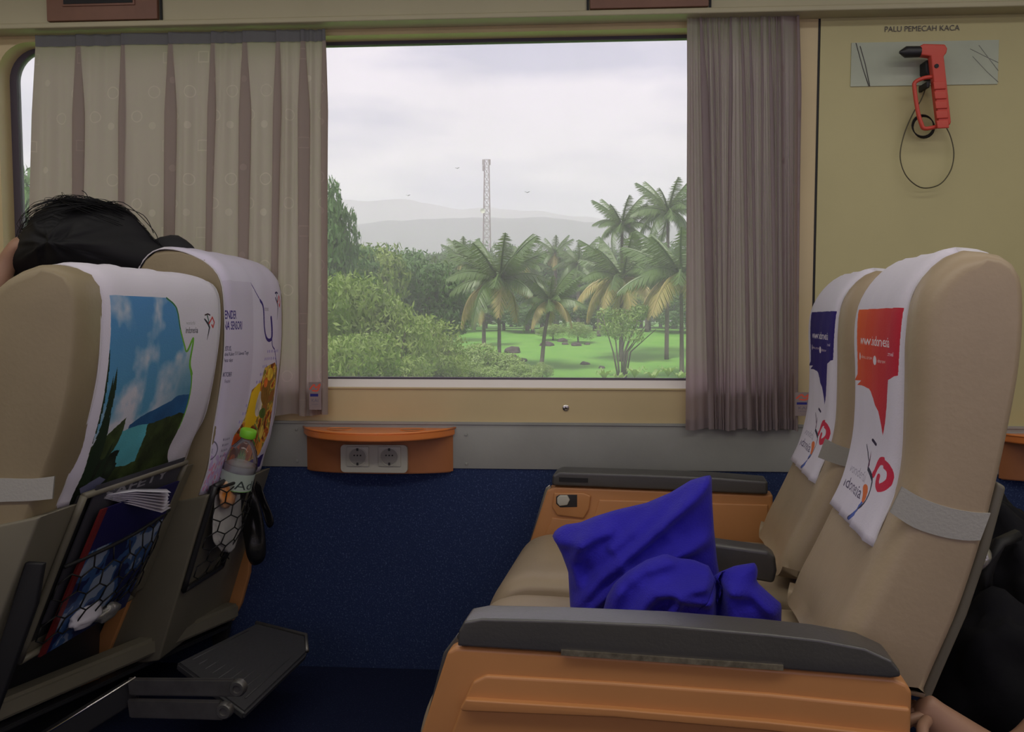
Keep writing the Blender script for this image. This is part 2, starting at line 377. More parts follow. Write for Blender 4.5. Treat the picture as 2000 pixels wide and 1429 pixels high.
def cover_calendar():
    c = Canvas(700, 1000, rgb(224,218,240)); P = rgb(62,46,130)
    hz_ = (c.X < .42) & (c.Y > .245); c.a[hz_] = rgb(214,206,230)
    c.text('KALENDER', -.085, .375, .040, P, .80, weight=.018); c.text('PESONA SENSORI', -.105, .412, .040, P, .72, weight=.018)
    G_ = rgb(80,76,110)
    c.text('AGUSTUS,', -.04, .485, .022, G_, .8, weight=.02); c.text('Festival Kuliner 17-19  Sulawesi Tenggara', -.02, .503, .018, G_, .85, weight=.014)
    c.text('Pesta rakyat', 0, .524, .018, G_, .8, weight=.014); c.text('OKTOBER', -.01, .575, .022, G_, .8, weight=.02); c.text('Festival', .03, .597, .018, G_, .8)
    e = spline([(.42,.245),(.50,.30),(.58,.33),(.60,.41),(.65,.45),(.74,.45),(.73,.37),(.75,.47),(.80,.50),(.86,.56)], 8)
    c.line(e, [.003]*10+[.009]*40+[.004]*30, P)
    c.text('indonesia', .60, .345, .026, rgb(150,140,165), .6); figure_logo(c, .84, .315, .085, [rgb(70,70,100), rgb(60,100,100), rgb(215,70,70), rgb(60,50,100)])
    tri = [(.82,.545),(.88,.57),(.90,.70),(.88,.83),(.80,.90),(.72,.945),(.44,.94),(.24,.93),(.22,.88),(.28,.80),(.40,.74),(.46,.64),(.62,.61),(.66,.56)]
    m = c.poly(tri, rgb(222,180,90)); n = c.noise(18, 2); n2 = c.noise(30, 4)
    for lo, hi, col in ((.20,.40,rgb(120,70,40)), (.40,.46,rgb(205,110,50)), (.46,.52,rgb(235,195,80)), (.52,.58,rgb(150,140,70)), (.58,.80,rgb(165,110,60))):
        k = m & (n*.6+n2*.4 > lo) & (n*.6+n2*.4 <= hi); c.a[k] = col
    c.poly([(.46,.65),(.60,.60),(.64,.74),(.50,.85),(.38,.84)], rgb(250,205,40)); c.poly([(.40,.80),(.58,.78),(.56,.88),(.36,.90)], rgb(130,66,36))
    for (x, y, rx, ry, col) in ((.32,.83,.07,.035,rgb(245,110,50)),(.31,.885,.07,.04,rgb(122,70,44)),(.30,.90,.05,.03,rgb(180,90,40)),(.62,.70,.06,.05,rgb(225,215,205)),(.72,.66,.07,.05,rgb(150,110,50)),(.76,.59,.05,.025,rgb(245,205,70)),(.70,.62,.03,.02,rgb(245,130,60)),(.58,.89,.07,.04,rgb(215,120,60)),(.60,.85,.04,.02,rgb(245,140,80)),(.74,.82,.05,.03,rgb(235,200,90)),(.76,.88,.04,.035,rgb(240,160,60)),(.70,.74,.05,.02,rgb(90,110,50))):
        mm_ = ((c.X-x)/rx)**2+((c.Y-y)/ry)**2 < 1; c.a[mm_] = col*(.75+.5*n2[mm_][:, None])
    for k in range(26):
        a = k*.5; c.line([(.46,.93),(.46+.09*math.cos(a),.915+.05*math.sin(a))], [.014,.004], rgb(90+k*3,175,115))
    c.line([(.52,.80),(.66,.87)], .008, rgb(90,140,70)); c.line([(.60,.78),(.76,.86)], .006, rgb(120,160,80))
    for j in range(12):
        for k in range(6):
            x = .86-.035*k-.040*j; y = .50+.028*j
            if not m[min(999, int(y*1000)), max(0, min(699, int(x*700)))] and x > .3: c.ell(x, y, .009, .006, rgb(176,164,222))
    rr = random.Random(1)
    for k in range(150):
        x, y = rr.uniform(.0,.21), rr.uniform(.86,.99); c.ell(x, y, .007, .009, rgb(200,176,222) if k % 3 or x > .2 else rgb(222,150,185))
    c.poly([(.16,1),(.24,.955),(.42,.945),(.40,1)], P); c.poly([(.62,.93),(.90,.92),(.90,.975),(.60,.985)], P)
    c.ell(.0,.835,.05,.035,rgb(120,115,140),.85); c.text('CHSE', -.03, .845, .022, rgb(120,115,140), .6)
    for k in range(4):
        c.ell(.095, .80+k*.020, .006, .005, rgb(90,85,120)); c.text('indonesia.travel', .112, .806+k*.020, k and .015 or .015, rgb(120,115,150), .62)
    return c.material('printed_calendar', transluc=.08)
def cover_front(colA, colB, name):
    c = Canvas(500, 1100, CLW)
    n = c.noise(20, 9)
    top = .24
    reg = [(.10,top),(.97,top),(.95,.45),(.82,.47),(.80,.56),(.72,.66),(.64,.585),(.52,.555),(.40,.52),(.30,.515),(.12,.52),(.20,.50),(.06,.505),(.12,.48)]
    m = c.inside(reg); g = np.clip(c.X*1.1+(c.Y-.3)*.6, 0, 1)[..., None]; c.a[m] = (colA*(1-g)+colB*g)[m]
    c.text('www.indonesia', .19, .365, .048, rgb(240,232,240), 1.0, weight=.006); c.text('.travel', .80, .392, .02, rgb(235,225,235))
    c.ell(.17,.41,.022,.014,rgb(235,225,235)); c.ell(.54,.415,.03,.016,rgb(235,225,235)); c.text('indonesia.travel', .21, .415, .018, rgb(235,215,215)); c.text('indtravel', .60, .42, .018, rgb(235,215,215))
    c.text('wonderful', .17, .845, .05, rgb(170,165,185), .90); c.text('indonesia', .15, .905, .060, rgb(105,98,125), .84, weight=.006)
    c.line(spline([(.42,.72),(.50,.77),(.60,.80),(.68,.84),(.70,.89),(.60,.94),(.52,.985)], 8), [.006]*12+[.014]*12+[.014]*26, rgb(60,60,80))
    c.line(spline([(.66,.885),(.60,.93),(.53,.985)], 8), .014, rgb(90,110,190))
    c.line(spline([(.52,.70),(.55,.73),(.56,.78)], 8), .022, rgb(95,45,85)); c.line([(.50,.695),(.58,.69),(.62,.70)], .012, rgb(50,40,70))
    c.line(spline([(.66,.80),(.74,.745),(.90,.75),(.93,.79),(.86,.825),(.78,.82),(.76,.80)], 8), .030, rgb(210,50,80))
    c.line([(.60,.86),(.64,.895)], .03, rgb(225,120,70))
    return c.material(name, transluc=.08)
MP = {'land': cover_back_view(), 'cal': cover_calendar(),
      'orange': cover_front(rgb(240,110,50), rgb(205,50,70), 'printed_orange'), 'navy': cover_front(rgb(45,30,105), rgb(50,36,120), 'printed_navy')}
# ------------------------------------------------------------------ the carriage shell
WY = 2.40                                             # inner face of the window wall
XL, XR, YB, ZC = -3.2, 3.4, -.75, 2.22
def zat(y, px=1000, Y=WY): return onY(px, y, Y).z
def xat(x, py=620, Y=WY): return onY(x, py, Y).x
def st(o): o['kind'] = 'structure'; return o
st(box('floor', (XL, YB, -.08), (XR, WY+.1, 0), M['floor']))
M['ceil'] = mat('ceiling_white', (.55,.54,.46,1), .6)
st(box('ceiling', (XL, YB, ZC), (XR, WY+.1, ZC+.06), M['ceil']))
st(box('wall_left', (XL-.08, YB, 0), (XL, WY+.1, ZC), M['cream']))
st(box('wall_right', (XR, YB, 0), (XR+.08, WY+.1, ZC), M['cream']))
# wall behind the camera with its own long windows
for i, (a, b) in enumerate(((0, .88), (1.85, ZC))): st(box('wall_back', (XL, YB-.08, a), (XR, YB, b), M['cream']))
for i, x in enumerate((-3.2, -.35, 2.9)): st(box('wall_back', (x, YB-.08, .88), (x+.5, YB, 1.85), M['cream']))
z_cg = zat(826); z_gc = zat(915)
def rrect(x0, x1, z0, z1, r, n=8):
    pts = []
    for cx, cz, a0 in ((x1-r, z0+r, -PI/2), (x1-r, z1-r, 0), (x0+r, z1-r, PI/2), (x0+r, z0+r, PI)):
        for k in range(n+1): a = a0+PI/2*k/n; pts.append((cx+r*math.cos(a), cz+r*math.sin(a)))
    return pts
def ringwall(name, outer, inner, y0, y1, mat_, parent=None, **k):
    """plate with a rounded hole: outer (x0,x1,z0,z1) rectangle, inner loop; front face y0, depth to y1"""
    x0, x1, z0, z1 = outer; n = len(inner); cx = sum(p[0] for p in inner)/n; cz = sum(p[1] for p in inner)/n
    out = []
    q = n//4
    for i, (x, z) in enumerate(inner):
        c = i//q; t = (i % q)/(q-1)
        cs = [(x1,z0),(x1,z1),(x0,z1),(x0,z0)][c]
        out.append(cs if 0 < t < 1 else ((x, cs[1]) if (c % 2 == 0) == (t == 0) else (cs[0], z)))
    bm = bmesh.new(); L4 = []
    for pts, y in ((out, y0), (inner, y0), (inner, y1), (out, y1)): L4.append([bm.verts.new((p[0], y, p[1])) for p in pts])
    for a, b in ((0,1),(1,2),(2,3),(3,0)):
        for i in range(n):
            j = (i+1) % n; f = [L4[a][i], L4[a][j], L4[b][j], L4[b][i]]
            try: bm.faces.new(f)
            except ValueError: pass
    bmesh.ops.remove_doubles(bm, verts=bm.verts, dist=1e-5)
    return autosmooth(frombm(name, bm, mat_, parent, **k), 30)
WX0, WX1 = xat(12), xat(1545); WZ0, WZ1 = zat(758), zat(62)
z_top = 2.0
st(ringwall('wall_window', (XL, xat(1588), z_cg, ZC), rrect(WX0, WX1, WZ0, WZ1, .10), WY, WY+.055, M['cream_sill']))
st(ringwall('trim_1', (WX0-.05, WX1+.05, WZ0-.05, WZ1+.05), rrect(WX0+.022, WX1-.022, WZ0+.028, WZ1-.010, .09), WY+.055, WY+.075, M['gasket']))
# outer skin strip, seen as the pale sill under the glass
gl = st(box('window_1', (WX0-.02, WY+.062, WZ0), (WX1+.02, WY+.067, WZ1), M['glass']))
st(box('wall_panel', (xat(1590), WY-.004, z_cg), (XR, WY+.06, ZC), M['cream']))
st(box('trim_2', (xat(1586), WY-.0015, z_cg), (xat(1590.5), WY+.01, ZC), M['black']))
st(box('wall_band', (XL, WY-.008, z_gc), (XR, WY+.06, z_cg), M['grey_panel'], bev=.003))
st(box('trim_3', (XL, WY-.012, z_cg-.004), (XR, WY+.002, z_cg+.003), M['grey_panel']))
st(box('wall_carpet', (XL, WY-.004, 0), (XR, WY+.06, z_gc), M['carpet']))
st(box('wall_outside', (XL, WY+.056, -.1), (XR, WY+.075, WZ0), M['gasket'])) 
M['sill_lit'] = mat('sill_lit_white', (.85,.78,.74,1), .3)  # skylight on the sill, put into its pinkish-white colour
zf_ = WZ0+.001
a_, b_ = WX0+.10, WX1-.10
st(mesh('trim_9', [(x, y, z) for x in (a_, b_) for y, z in ((WY+.001, zf_), (WY+.044, zf_+.021), (WY+.056, zf_+.021), (WY+.056, zf_-.003), (WY+.001, zf_-.003))], [(0,5,6,1),(1,6,7,2),(2,7,8,3),(3,8,9,4),(4,9,5,0),(0,1,2,3,4),(9,8,7,6,5)], M['sill_lit'], None, False))  # sill board, sloped so that it catches the sky's light
# thin inner sill moulding
st(box('trim_4', (WX0, WY-.004, WZ0-.004), (WX1, WY+.004, WZ0+.002), M['cream_sill'], bev=.0015))
sc = onY(1105, 796, WY)
t = thing('sill_screw', (sc.x, WY, sc.z), 'small round chrome screw in the cream panel below the window', 'screw')
lathe('screw_head', sc, (0,-1,0), [(.0095,-.002),(.0095,.003),(.006,.005),(0,.005)], M['chrome'], t, 20)
lathe('screw_slot', sc, (0,-1,0), [(.0028,.004),(.0028,.0056),(0,.0056)], M['black'], t, 10)
for (x, y) in ((579,838),(580,900),(910,848),(911,905)):
    p = onY(x, y, WY-.01); lathe('rivet', p, (0,-1,0), [(.0045,-.004),(.004,.002),(0,.0025)], M['grey_panel'], [o for o in COL.objects if o.name == 'wall_band'][0], 12)
# luggage-rack valance over the window
VY = 2.335
zv = onY(1000, 34, VY).z
def vx(x): return onY(x, 20, VY).x
val = st(prism('trim_5', Frame(0), [(0,0)]*0 or [(XL, zv), (XR, zv), (XR, zv+.016), (XL, zv+.016)], VY, WY+.0, M['valance'], bev=.004))
st(box('trim_6', (XL, VY+.012, zv+.016), (XR, WY, ZC), M['valance']))
for (a, b, da, db, lab) in ((92, 308, 128, 262, 'brown panel above the left curtain with a dark vent'), (1152, 1384, 1190, 1372, 'brown panel above the window centre right with a dark vent')):
    ox = onY(a, 20, VY).x; t = thing('valance_panel', (ox, VY, zv+.02), lab, 'panel')
    x0, x1 = vx(a), vx(b); zz = zv+.018
    box('panel_plate', (x0, VY-.004, zz), (x1, VY+.012, ZC-.005), M['brownpanel'], t, bev=.004)
    box('vent_frame', (vx(da)-.006, VY-.008, zz+.040), (vx(db)+.006, VY-.003, ZC-.02), M['brownpanel'], t, bev=.002)
    box('vent', (vx(da), VY-.010, zz+.046), (vx(db), VY-.004, ZC-.03), M['black'], t)
for x in (312, 1148, 1388): st(box('trim_7', (vx(x)-.003, VY+.006, zv+.016), (vx(x)+.003, VY+.013, ZC), M['black']))
# curtain rail
st(box('trim_8', (XL, 2.366, zat(44)-.004), (XR, 2.380, zat(44)+.010), M['greymetal']))
# ------------------------------------------------------------------ curtains
def curtain(name, spans, y_top, y_bot, material, label, amp=.019, lap=.36, edge=None, pinch=1.0, Yc=2.374):
    """spans: fold positions in px; the cloth doubles back at each fold"""
    xs_t = [onY(a, y_top, Yc).x for a, b in spans]; xs_b = [onY(b, y_bot, Yc).x for a, b in spans]
    zt = onY(1000, y_top, Yc).z; zb = onY(1000, y_bot, Yc).z
    NV = 30; rows = []; uvs = []
    base_len = None
    for j in range(NV+1):
        t = j/NV; z = zt+(zb-zt)*t; g = min(1, t*5)                      # pleats open out below the heading
        pts = []
        for i in range(len(xs_t)-1):
            x0 = xs_t[i]*(1-t)+xs_b[i]*t; x1 = xs_t[i+1]*(1-t)+xs_b[i+1]*t; w = x1-x0
            lp = min(lap*w, .028)*(.35+.65*g)*(.75+.5*math.sin(i*4.7+1+t*1.5)**2)*(1.25-.5*t); A = min(amp, w*.6)*(.3+.7*g)
            wob = .004*math.sin(t*5+i*2.1)
            pts += [(x0+w*.10, -A*.75), (x0+w*.26, -A*.15+wob), (x0+w*.42, -A*.35), (x0+w*.60, A*.22+wob), (x1-w*.22, A*.05), (x1-w*.04, A*.35), (x1+lp*.45, A*.05), (x1+lp*.7, -A*.6), (x1+lp*.15, -A*1.0), (x1-lp*.2, -A*.85)]
        xe = xs_t[-1]*(1-t)+xs_b[-1]*t
        pts.append((xe+.004, 0))
        pts = spline(pts, 4)
        rows.append([(x, Yc+y, z+(.003*math.sin(x*60) if j == NV else 0)) for x, y in pts])
        if base_len is None or j == NV//2:
            base_len = [0]
            for a, b in zip(pts[:-1], pts[1:]): base_len.append(base_len[-1]+math.hypot(b[0]-a[0], b[1]-a[1]))
    n = len(rows[0]); vs = [p for r in rows for p in r]
    uv = [(base_len[i], zt+(zb-zt)*j/NV) for j in range(NV+1) for i in range(n)]
    fs = [(j*n+i, j*n+i+1, (j+1)*n+i+1, (j+1)*n+i) for j in range(NV) for i in range(n-1)]
    c = Vector((sum(v[0] for v in vs)/len(vs), Yc, zb))
    root = thing(name, c, label, 'curtain')
    mesh('curtain_panel', vs, fs, material, root, True, uv)
    # heading tape
    vt = []; 
    for (x, y, z) in rows[0]: vt += [(x, y-.003, z+.012), (x, y-.003, z-.022)]
    mesh('heading_tape', vt, [(2*i, 2*i+1, 2*i+3, 2*i+2) for i in range(n-1)], M['tape'], root)
    # hem
    vt = []
    for (x, y, z) in rows[-1]: vt += [(x, y-.0012, z+.030), (x, y-.0016, z-.001)]
    mesh('hem', vt, [(2*i, 2*i+1, 2*i+3, 2*i+2) for i in range(n-1)], material, root, uv=[(0,0)]*len(vt))
    return root
M['tape'] = mat('heading_tape', (.16,.16,.17,1), .8, transluc=.15)
cl = curtain('curtain', [(62,42),(152,150),(240,238),(332,326),(415,403),(477,470),(542,532),(590,590),(632,634)], 58, 812, M['curtain'], 'wide beige curtain with long pleats, drawn over the left part of the window')
crt = curtain('curtain', [(1338,1332),(1366,1384),(1380,1396),(1390,1404),(1402,1412),(1425,1416),(1446,1458),(1462,1476),(1485,1486),(1500,1512),(1515,1520),(1524,1530),(1556,1552)], 24, 834, M['curtain_r'], 'narrow bunched grey curtain with dark dots at the right side of the window', amp=.024)
# label sewn to each curtain's lower edge
lc = Canvas(200, 400, rgb(150,135,135)); lc.line(spline([(.1,.25),(.4,.1),(.6,.2),(.9,.08),(.7,.3),(.3,.3)],6), .06, rgb(225,100,80)); lc.poly([(.1,.42),(.75,.42),(.75,.52),(.1,.52)], rgb(50,50,130)); lc.text('KAI', .18, .72, .17, rgb(110,105,125), 1.1); lc.text('indonesia', .18, .82, .07, rgb(110,105,125))
Mlab = lc.material('curtain_label')
def quad(name, a, b, c, d, m, parent, thick=.0008, **k):
    a, b, c, d = map(Vector, (a, b, c, d)); nrm = (b-a).cross(d-a).normalized()*thick
    vs = [a, b, c, d, a-nrm, b-nrm, c-nrm, d-nrm]
    return mesh(name, vs, [(0,1,2,3),(7,6,5,4),(0,4,5,1),(1,5,6,2),(2,6,7,3),(3,7,4,0)], m, parent, False, uv=[(0,0),(1,0),(1,1),(0,1)]*2, **k)
quad('sewn_label', onY(604,800,2.35), onY(628,800,2.35), onY(627,746,2.35), onY(603,746,2.35), Mlab, cl, label='small printed cloth label')
quad('sewn_label', onY(1553,812,2.35), onY(1584,812,2.35), onY(1584,766,2.35), onY(1553,766,2.35), Mlab, crt, label='small printed cloth label')
# ------------------------------------------------------------------ window hammer and its sign
hy = WY-.006
def text_mesh(name, body, p, h, m, parent=None, weight=.01, wide=1, **k):
    c = bpy.data.curves.new('t', 'FONT'); c.body = body; c.size = 1; c.offset = weight; c.extrude = .01
    o = bpy.data.objects.new('t', c); COL.objects.link(o); bpy.context.view_layer.update(); me = o.to_mesh()
    vs = [(p[0]+v.co.x*h*wide, p[1]-v.co.z*h, p[2]+v.co.y*h) for v in me.vertices]; fs = [tuple(q.vertices) for q in me.polygons]
    o.to_mesh_clear(); bpy.data.objects.remove(o); bpy.data.curves.remove(c)
    return mesh(name, vs, fs, m, parent, False, **k)
M['lettering'] = mat('lettering', (.10,.09,.095,1), .6)
p = onY(1727, 62, hy)
tag(text_mesh('wall_lettering', 'PALU PEMECAH KACA', p, .0215, M['lettering'], weight=0, loc=p, wide=.97), 'dark capital lettering on the cream wall above the red hammer', 'lettering')
M['sticker'] = mat('clear_sticker', (.44,.48,.38,1), .2, var=.06)
a, b = onY(1661, 169, hy), onY(1951, 78, hy)
t = thing('backing_plate', (a.x, hy, a.z), 'pale scratched rectangular plate behind the red hammer', 'plate')
box('plate', (a.x, hy-.001, a.z), (b.x, hy+.002, b.z), M['sticker'], t)
for pts in ([(1672,84),(1686,135),(1697,168)], [(1680,90),(1690,125),(1699,168)], [(1900,110),(1928,140),(1950,160)], [(1912,88),(1935,118),(1950,138)], [(1895,95),(1925,110),(1950,122)]):
    tube('scratch', [onY(x, y, hy-.002) for x, y in pts], .0011 if pts[0][0] < 1700 else .0006, M['lettering'] if pts[0][0] < 1700 else M['grey_panel'], t, 5)
hb = onY(1830, 240, 2.37)
t = thing('emergency_hammer', hb, 'red emergency window hammer with black pointed head on the wall', 'hammer')
ry = 2.355
F0 = Frame(0)
def pp(pts, v): return [(onY(x, y, v).x, onY(x, y, v).z) for x, y in pts]
prism('handle', F0, pp([(1794,92),(1800,88),(1842,89),(1847,97),(1845,106),(1840,112),(1854,240),(1852,246),(1830,243),(1815,112),(1796,110)], ry-.012), ry-.024, ry, M['red'], t, .004)
for k in range(5):
    y = 160+k*19; prism('grip_ridge', F0, pp([(1822+k*1.6,y),(1845+k*1.5,y-1),(1847+k*1.5,y+14),(1824+k*1.6,y+15)], ry-.024), ry-.028, ry-.021, M['red'], t, .002)
tube('guard', [onY(x, y, ry-.012) for x, y in spline([(1826,150),(1806,152),(1788,160),(1786,172),(1792,215),(1799,240),(1806,251),(1830,247),(1848,243)], 4)], .0058, M['red'], t, 8)
hc = onY(1796, 101, ry-.012); he = onY(1757, 102, ry-.012)
ax = (he-hc); ln = ax.length
lathe('steel_head', hc, ax, [(0,0),(.0150,0),(.0155,ln*.70),(.004,ln),(0,ln)], M['dark'], t, 16)
lathe('rivet_dot', onY(1829,129,ry-.024), (0,-1,0), [(.006,0),(.006,.002),(0,.002)], M['black'], t, 12)
prism('bracket', F0, pp([(1808,118),(1814,116),(1843,118),(1846,141),(1838,150),(1815,150),(1808,140)], ry), ry, 2.394, M['black'], t, .003)
prism('clip', F0, pp([(1808,160),(1815,160),(1814,172),(1808,172)], ry-.006), ry-.012, 2.394, M['black'], t, .002)
t = thing('steel_cable', onY(1810,366,2.37), 'thin steel cable loop hanging from the red hammer', 'cable')
tube('cable_loop', [onY(x, y, 2.375) for x, y in spline([(1808,172),(1799,195),(1783,222),(1766,262),(1758,305),(1768,340),(1790,362),(1812,367),(1838,358),(1857,332),(1863,300),(1857,268),(1846,245),(1838,236)], 6)], .0017, mat('cable_steel', (.09,.08,.05,1), .4, metal=.5), t, 6)
vs, fs = [], []
for k in range(4):
    tube_geo([onY(1802+21*math.cos(a)+k*.8, 245+21*math.sin(a)+k*1.2, 2.372+.003*k) for a in [2*PI*i/24 for i in range(25)]], .0016, 5, vs, fs)
mesh('coil', vs, fs, M['black'], t)
# ------------------------------------------------------------------ cup shelf and sockets
def halfmoon(x0, x1, D, n=20, p=.5):
    return [(x0+(x1-x0)*i/n, D*math.pow(max(0, 1-abs(2*i/n-1)**2.2), .75)) for i in range(n+1)]
def cup_shelf(pxa, pxb, pyt, label, sockets=True, Yw=WY-.008):
    x0, x1 = onY(pxa, pyt, Yw).x, onY(pxb, pyt, Yw).x; z = onY(1000, pyt, Yw).z; D = .155
    t = thing('cup_shelf', ((x0+x1)/2, Yw, z-.12), label, 'shelf')
    hm = halfmoon(x0, x1, D); cups = [(x0+(x1-x0)*.27, .05), (x0+(x1-x0)*.74, .05)]
    # tray: plate with rim
    def slab(nm, loop, za, zb, m, bev=0, **k):
        bm = bmesh.new(); A = [bm.verts.new((x, Yw-d, za)) for x, d in loop]; B = [bm.verts.new((x, Yw-d, zb)) for x, d in loop]; n = len(loop)
        bm.faces.new(A); bm.faces.new(B[::-1])
        for i in range(n): bm.faces.new((A[i], B[i], B[(i+1) % n], A[(i+1) % n]))
        bmesh.ops.remove_doubles(bm, verts=bm.verts, dist=1e-5)
        bmesh.ops.recalc_face_normals(bm, faces=bm.faces)
        if bev: bmesh.ops.bevel(bm, geom=[e for e in bm.edges if e.calc_face_angle(0) > .7], offset=bev, segments=2, affect='EDGES', clamp_overlap=True)
        return autosmooth(frombm(nm, bm, m, t, **k))
    slab('tray', hm, z-.022, z, M['orange_shelf'], .003)
    vs, fs = tube_geo([(x, Yw-d*.97+.001, z) for x, d in hm], .0035, 8); mesh('rim', vs, fs, M['orange_shelf'], t)
    for cx, cd_ in cups:
        path = [(cx+.037*math.cos(a), Yw-cd_+.026*math.sin(a), z+.0005) for a in [2*PI*i/28 for i in range(29)]]
        vs, fs = tube_geo(path, .0018, 6); mesh('cup_ring', vs, fs, M['orange_shelf'], t)
        lathe('cup_well', (cx, Yw-cd_, z), (0,0,1), [(.034,.0012),(.030,.0006),(0,.0006)], M['orange_side'], t, 24)
    br = [(x, d*.30) for x, d in halfmoon(x0+.008, x1-.004, D)]
    slab('bracket_panel', br, z-.135, z-.020, M['orange_side'], .003)
    if sockets:
        a = onY(667, 867, Yw-.045); b = onY(797, 922, Yw-.045); yf = Yw-.05
        s = thing('wall_socket', ((a.x+b.x)/2, yf, b.z), 'white double power socket under the orange cup shelf', 'socket')
        bm = bmesh.new(); lp = rrect(a.x, b.x, b.z, a.z, .012, 5)
        A = [bm.verts.new((x, yf-.006, zz)) for x, zz in lp]; B = [bm.verts.new((x, yf+.008, zz)) for x, zz in lp]
        bm.faces.new(A); bm.faces.new(B[::-1])
        for i in range(len(lp)): bm.faces.new((A[i], B[i], B[(i+1) % len(lp)], A[(i+1) % len(lp)]))
        autosmooth(frombm('socket_plate', bm, M['white'], s))
        for px in (699, 761):
            c = onY(px, 891, yf-.006)
            q = box('socket_insert', (c.x-.034, yf-.0105, c.z-.030), (c.x+.034, yf-.004, c.z+.030), M['white'], s, bev=.003)
            lathe('socket_ring', (c.x, yf-.0104, c.z), (0,-1,0), [(.0285,0),(.0285,.0018),(.0262,.0022),(.0255,-.002),(.024,-.003),(0,-.003)], M['white'], q, 32)
            lathe('socket_well', (c.x, yf-.0108, c.z), (0,-1,0), [(.0245,0),(.0245,.0006),(0,.0006)], M['sockin'], q, 32)
            for dx in (-.0095, 0, .0095): lathe('pin_hole', (c.x+dx, yf-.0118, c.z+.004), (0,-1,0), [(.0024,0),(.0024,.0008),(0,.0008)], M['black'], q, 10)
            for dz in (-.0215, .0215): box('earth_clip', (c.x-.003, yf-.0135, c.z+dz-.004), (c.x+.003, yf-.0108, c.z+dz+.004), M['dark'], q)
    return t
M['sockin'] = mat('socket_inner', (.30,.29,.26,1), .4)
cup_shelf(593, 889, 836, 'half-round orange shelf with two cup rings below the window')
cup_shelf(1946, 2250, 838, 'orange cup shelf partly hidden behind the right-hand seat', False)
# ------------------------------------------------------------------ seats
RF = Frame(7.5); LF = Frame(3.5)
def inset_poly(pts, d):
    n = len(pts); out = []
    area2 = sum(pts[i][0]*pts[(i+1) % n][1]-pts[(i+1) % n][0]*pts[i][1] for i in range(n)); sg = 1 if area2 > 0 else -1
    for i in range(n):
        a, b = pts[i-1], pts[(i+1) % n]; tx, ty = b[0]-a[0], b[1]-a[1]; l = math.hypot(tx, ty) or 1
        dd = d[i] if hasattr(d, '__len__') else d
        out.append((pts[i][0]-ty/l*dd*sg, pts[i][1]+tx/l*dd*sg))
    return out
def loft(name, fr, prof, v0, v1, r, dep, mat_, parent, front=None, concave=0, nseg=7, nm=8, half=False, **k):
    """closed (u,z) profile swept from v0 to v1 with cushion-like rounded sides"""
    rings = []
    vsl = [v0+r*(1-math.cos(PI/2*i/nseg)) for i in range(nseg+1)]
    vsl += [v0+r+(v1-v0-2*r)*(i+1)/nm for i in range(nm-1)] + [v1-r+r*math.sin(PI/2*i/nseg) for i in range(nseg+1)]
    n = len(prof)
    for v in vsl:
        e = max(0, (v0+r-v)/r, (v-(v1-r))/r); ins = dep*(1-math.sqrt(max(0, 1-e*e)))
        d = [ins*(1 if (front is None or front[i] > .5) else .55) for i in range(n)]
        if concave and front:
            s = (v-v0)/(v1-v0); c = max(0, math.sin(PI*min(1, max(0, (s-.12)/.76))))**.7
            d = [d[i]+concave*c*front[i] for i in range(n)]
        rings.append([fr.w(u, v, z) for u, z in inset_poly(prof, d)])
    vs = [p for rg in rings for p in rg]; m = len(rings)
    fs = [(j*n+i, j*n+(i+1) % n, (j+1)*n+(i+1) % n, (j+1)*n+i) for j in range(m-1) for i in range(n)]
    if half:
        for o_ in (0, (m-1)*n):
            for i in range(n//2-1): fs.append((o_+i, o_+i+1, o_+n-2-i, o_+n-1-i))
    else: fs += [tuple(range(n)), tuple((m-1)*n+i for i in range(n))[::-1]]
    bm = bmesh.new(); bv = [bm.verts.new(v) for v in vs]
    for f in fs: bm.faces.new([bv[i] for i in f])
    return autosmooth(frombm(name, bm, mat_, parent, **k), 50)
def shrink(pts, px, d=0): return pts
def backrest(fr, front_px, fv, back_px, bv, dv, v0, v1, parent, matn='tan', shift=0, conc=.012, r=.075, dep=.05, top_extra=()):
    """front_px from top to bottom, back_px from top to bottom, each measured at its own v"""
    f = fr.pl(front_px, fv); b = fr.pl(back_px, bv)
    poly = f[::-1] + b                                    # front bottom->top, then back top->bottom
    full = spline(poly, 6); cut = 6*(len(f)-1)+3
    A_, B_ = resample(full[:cut+1], 34), resample(full[cut:], 35)[1:]
    sp = A_ + B_; fl = [1.0]*34 + [0.0]*34
    fl = [sum(fl[max(0, i-4):i+5])/len(fl[max(0, i-4):i+5]) for i in range(len(fl))]
    o = loft('backrest', fr, sp, v0, v1, r, dep, M[matn], parent, fl, conc, half=True)
    ins = inset_poly(sp, [dep*.62]*34+[dep*.4]*34)
    tube('piping', [fr.w(u, v0+r*.18, z) for u, z in ins[2:33]], .0016, M[matn], o, 5)
    return o, f, b
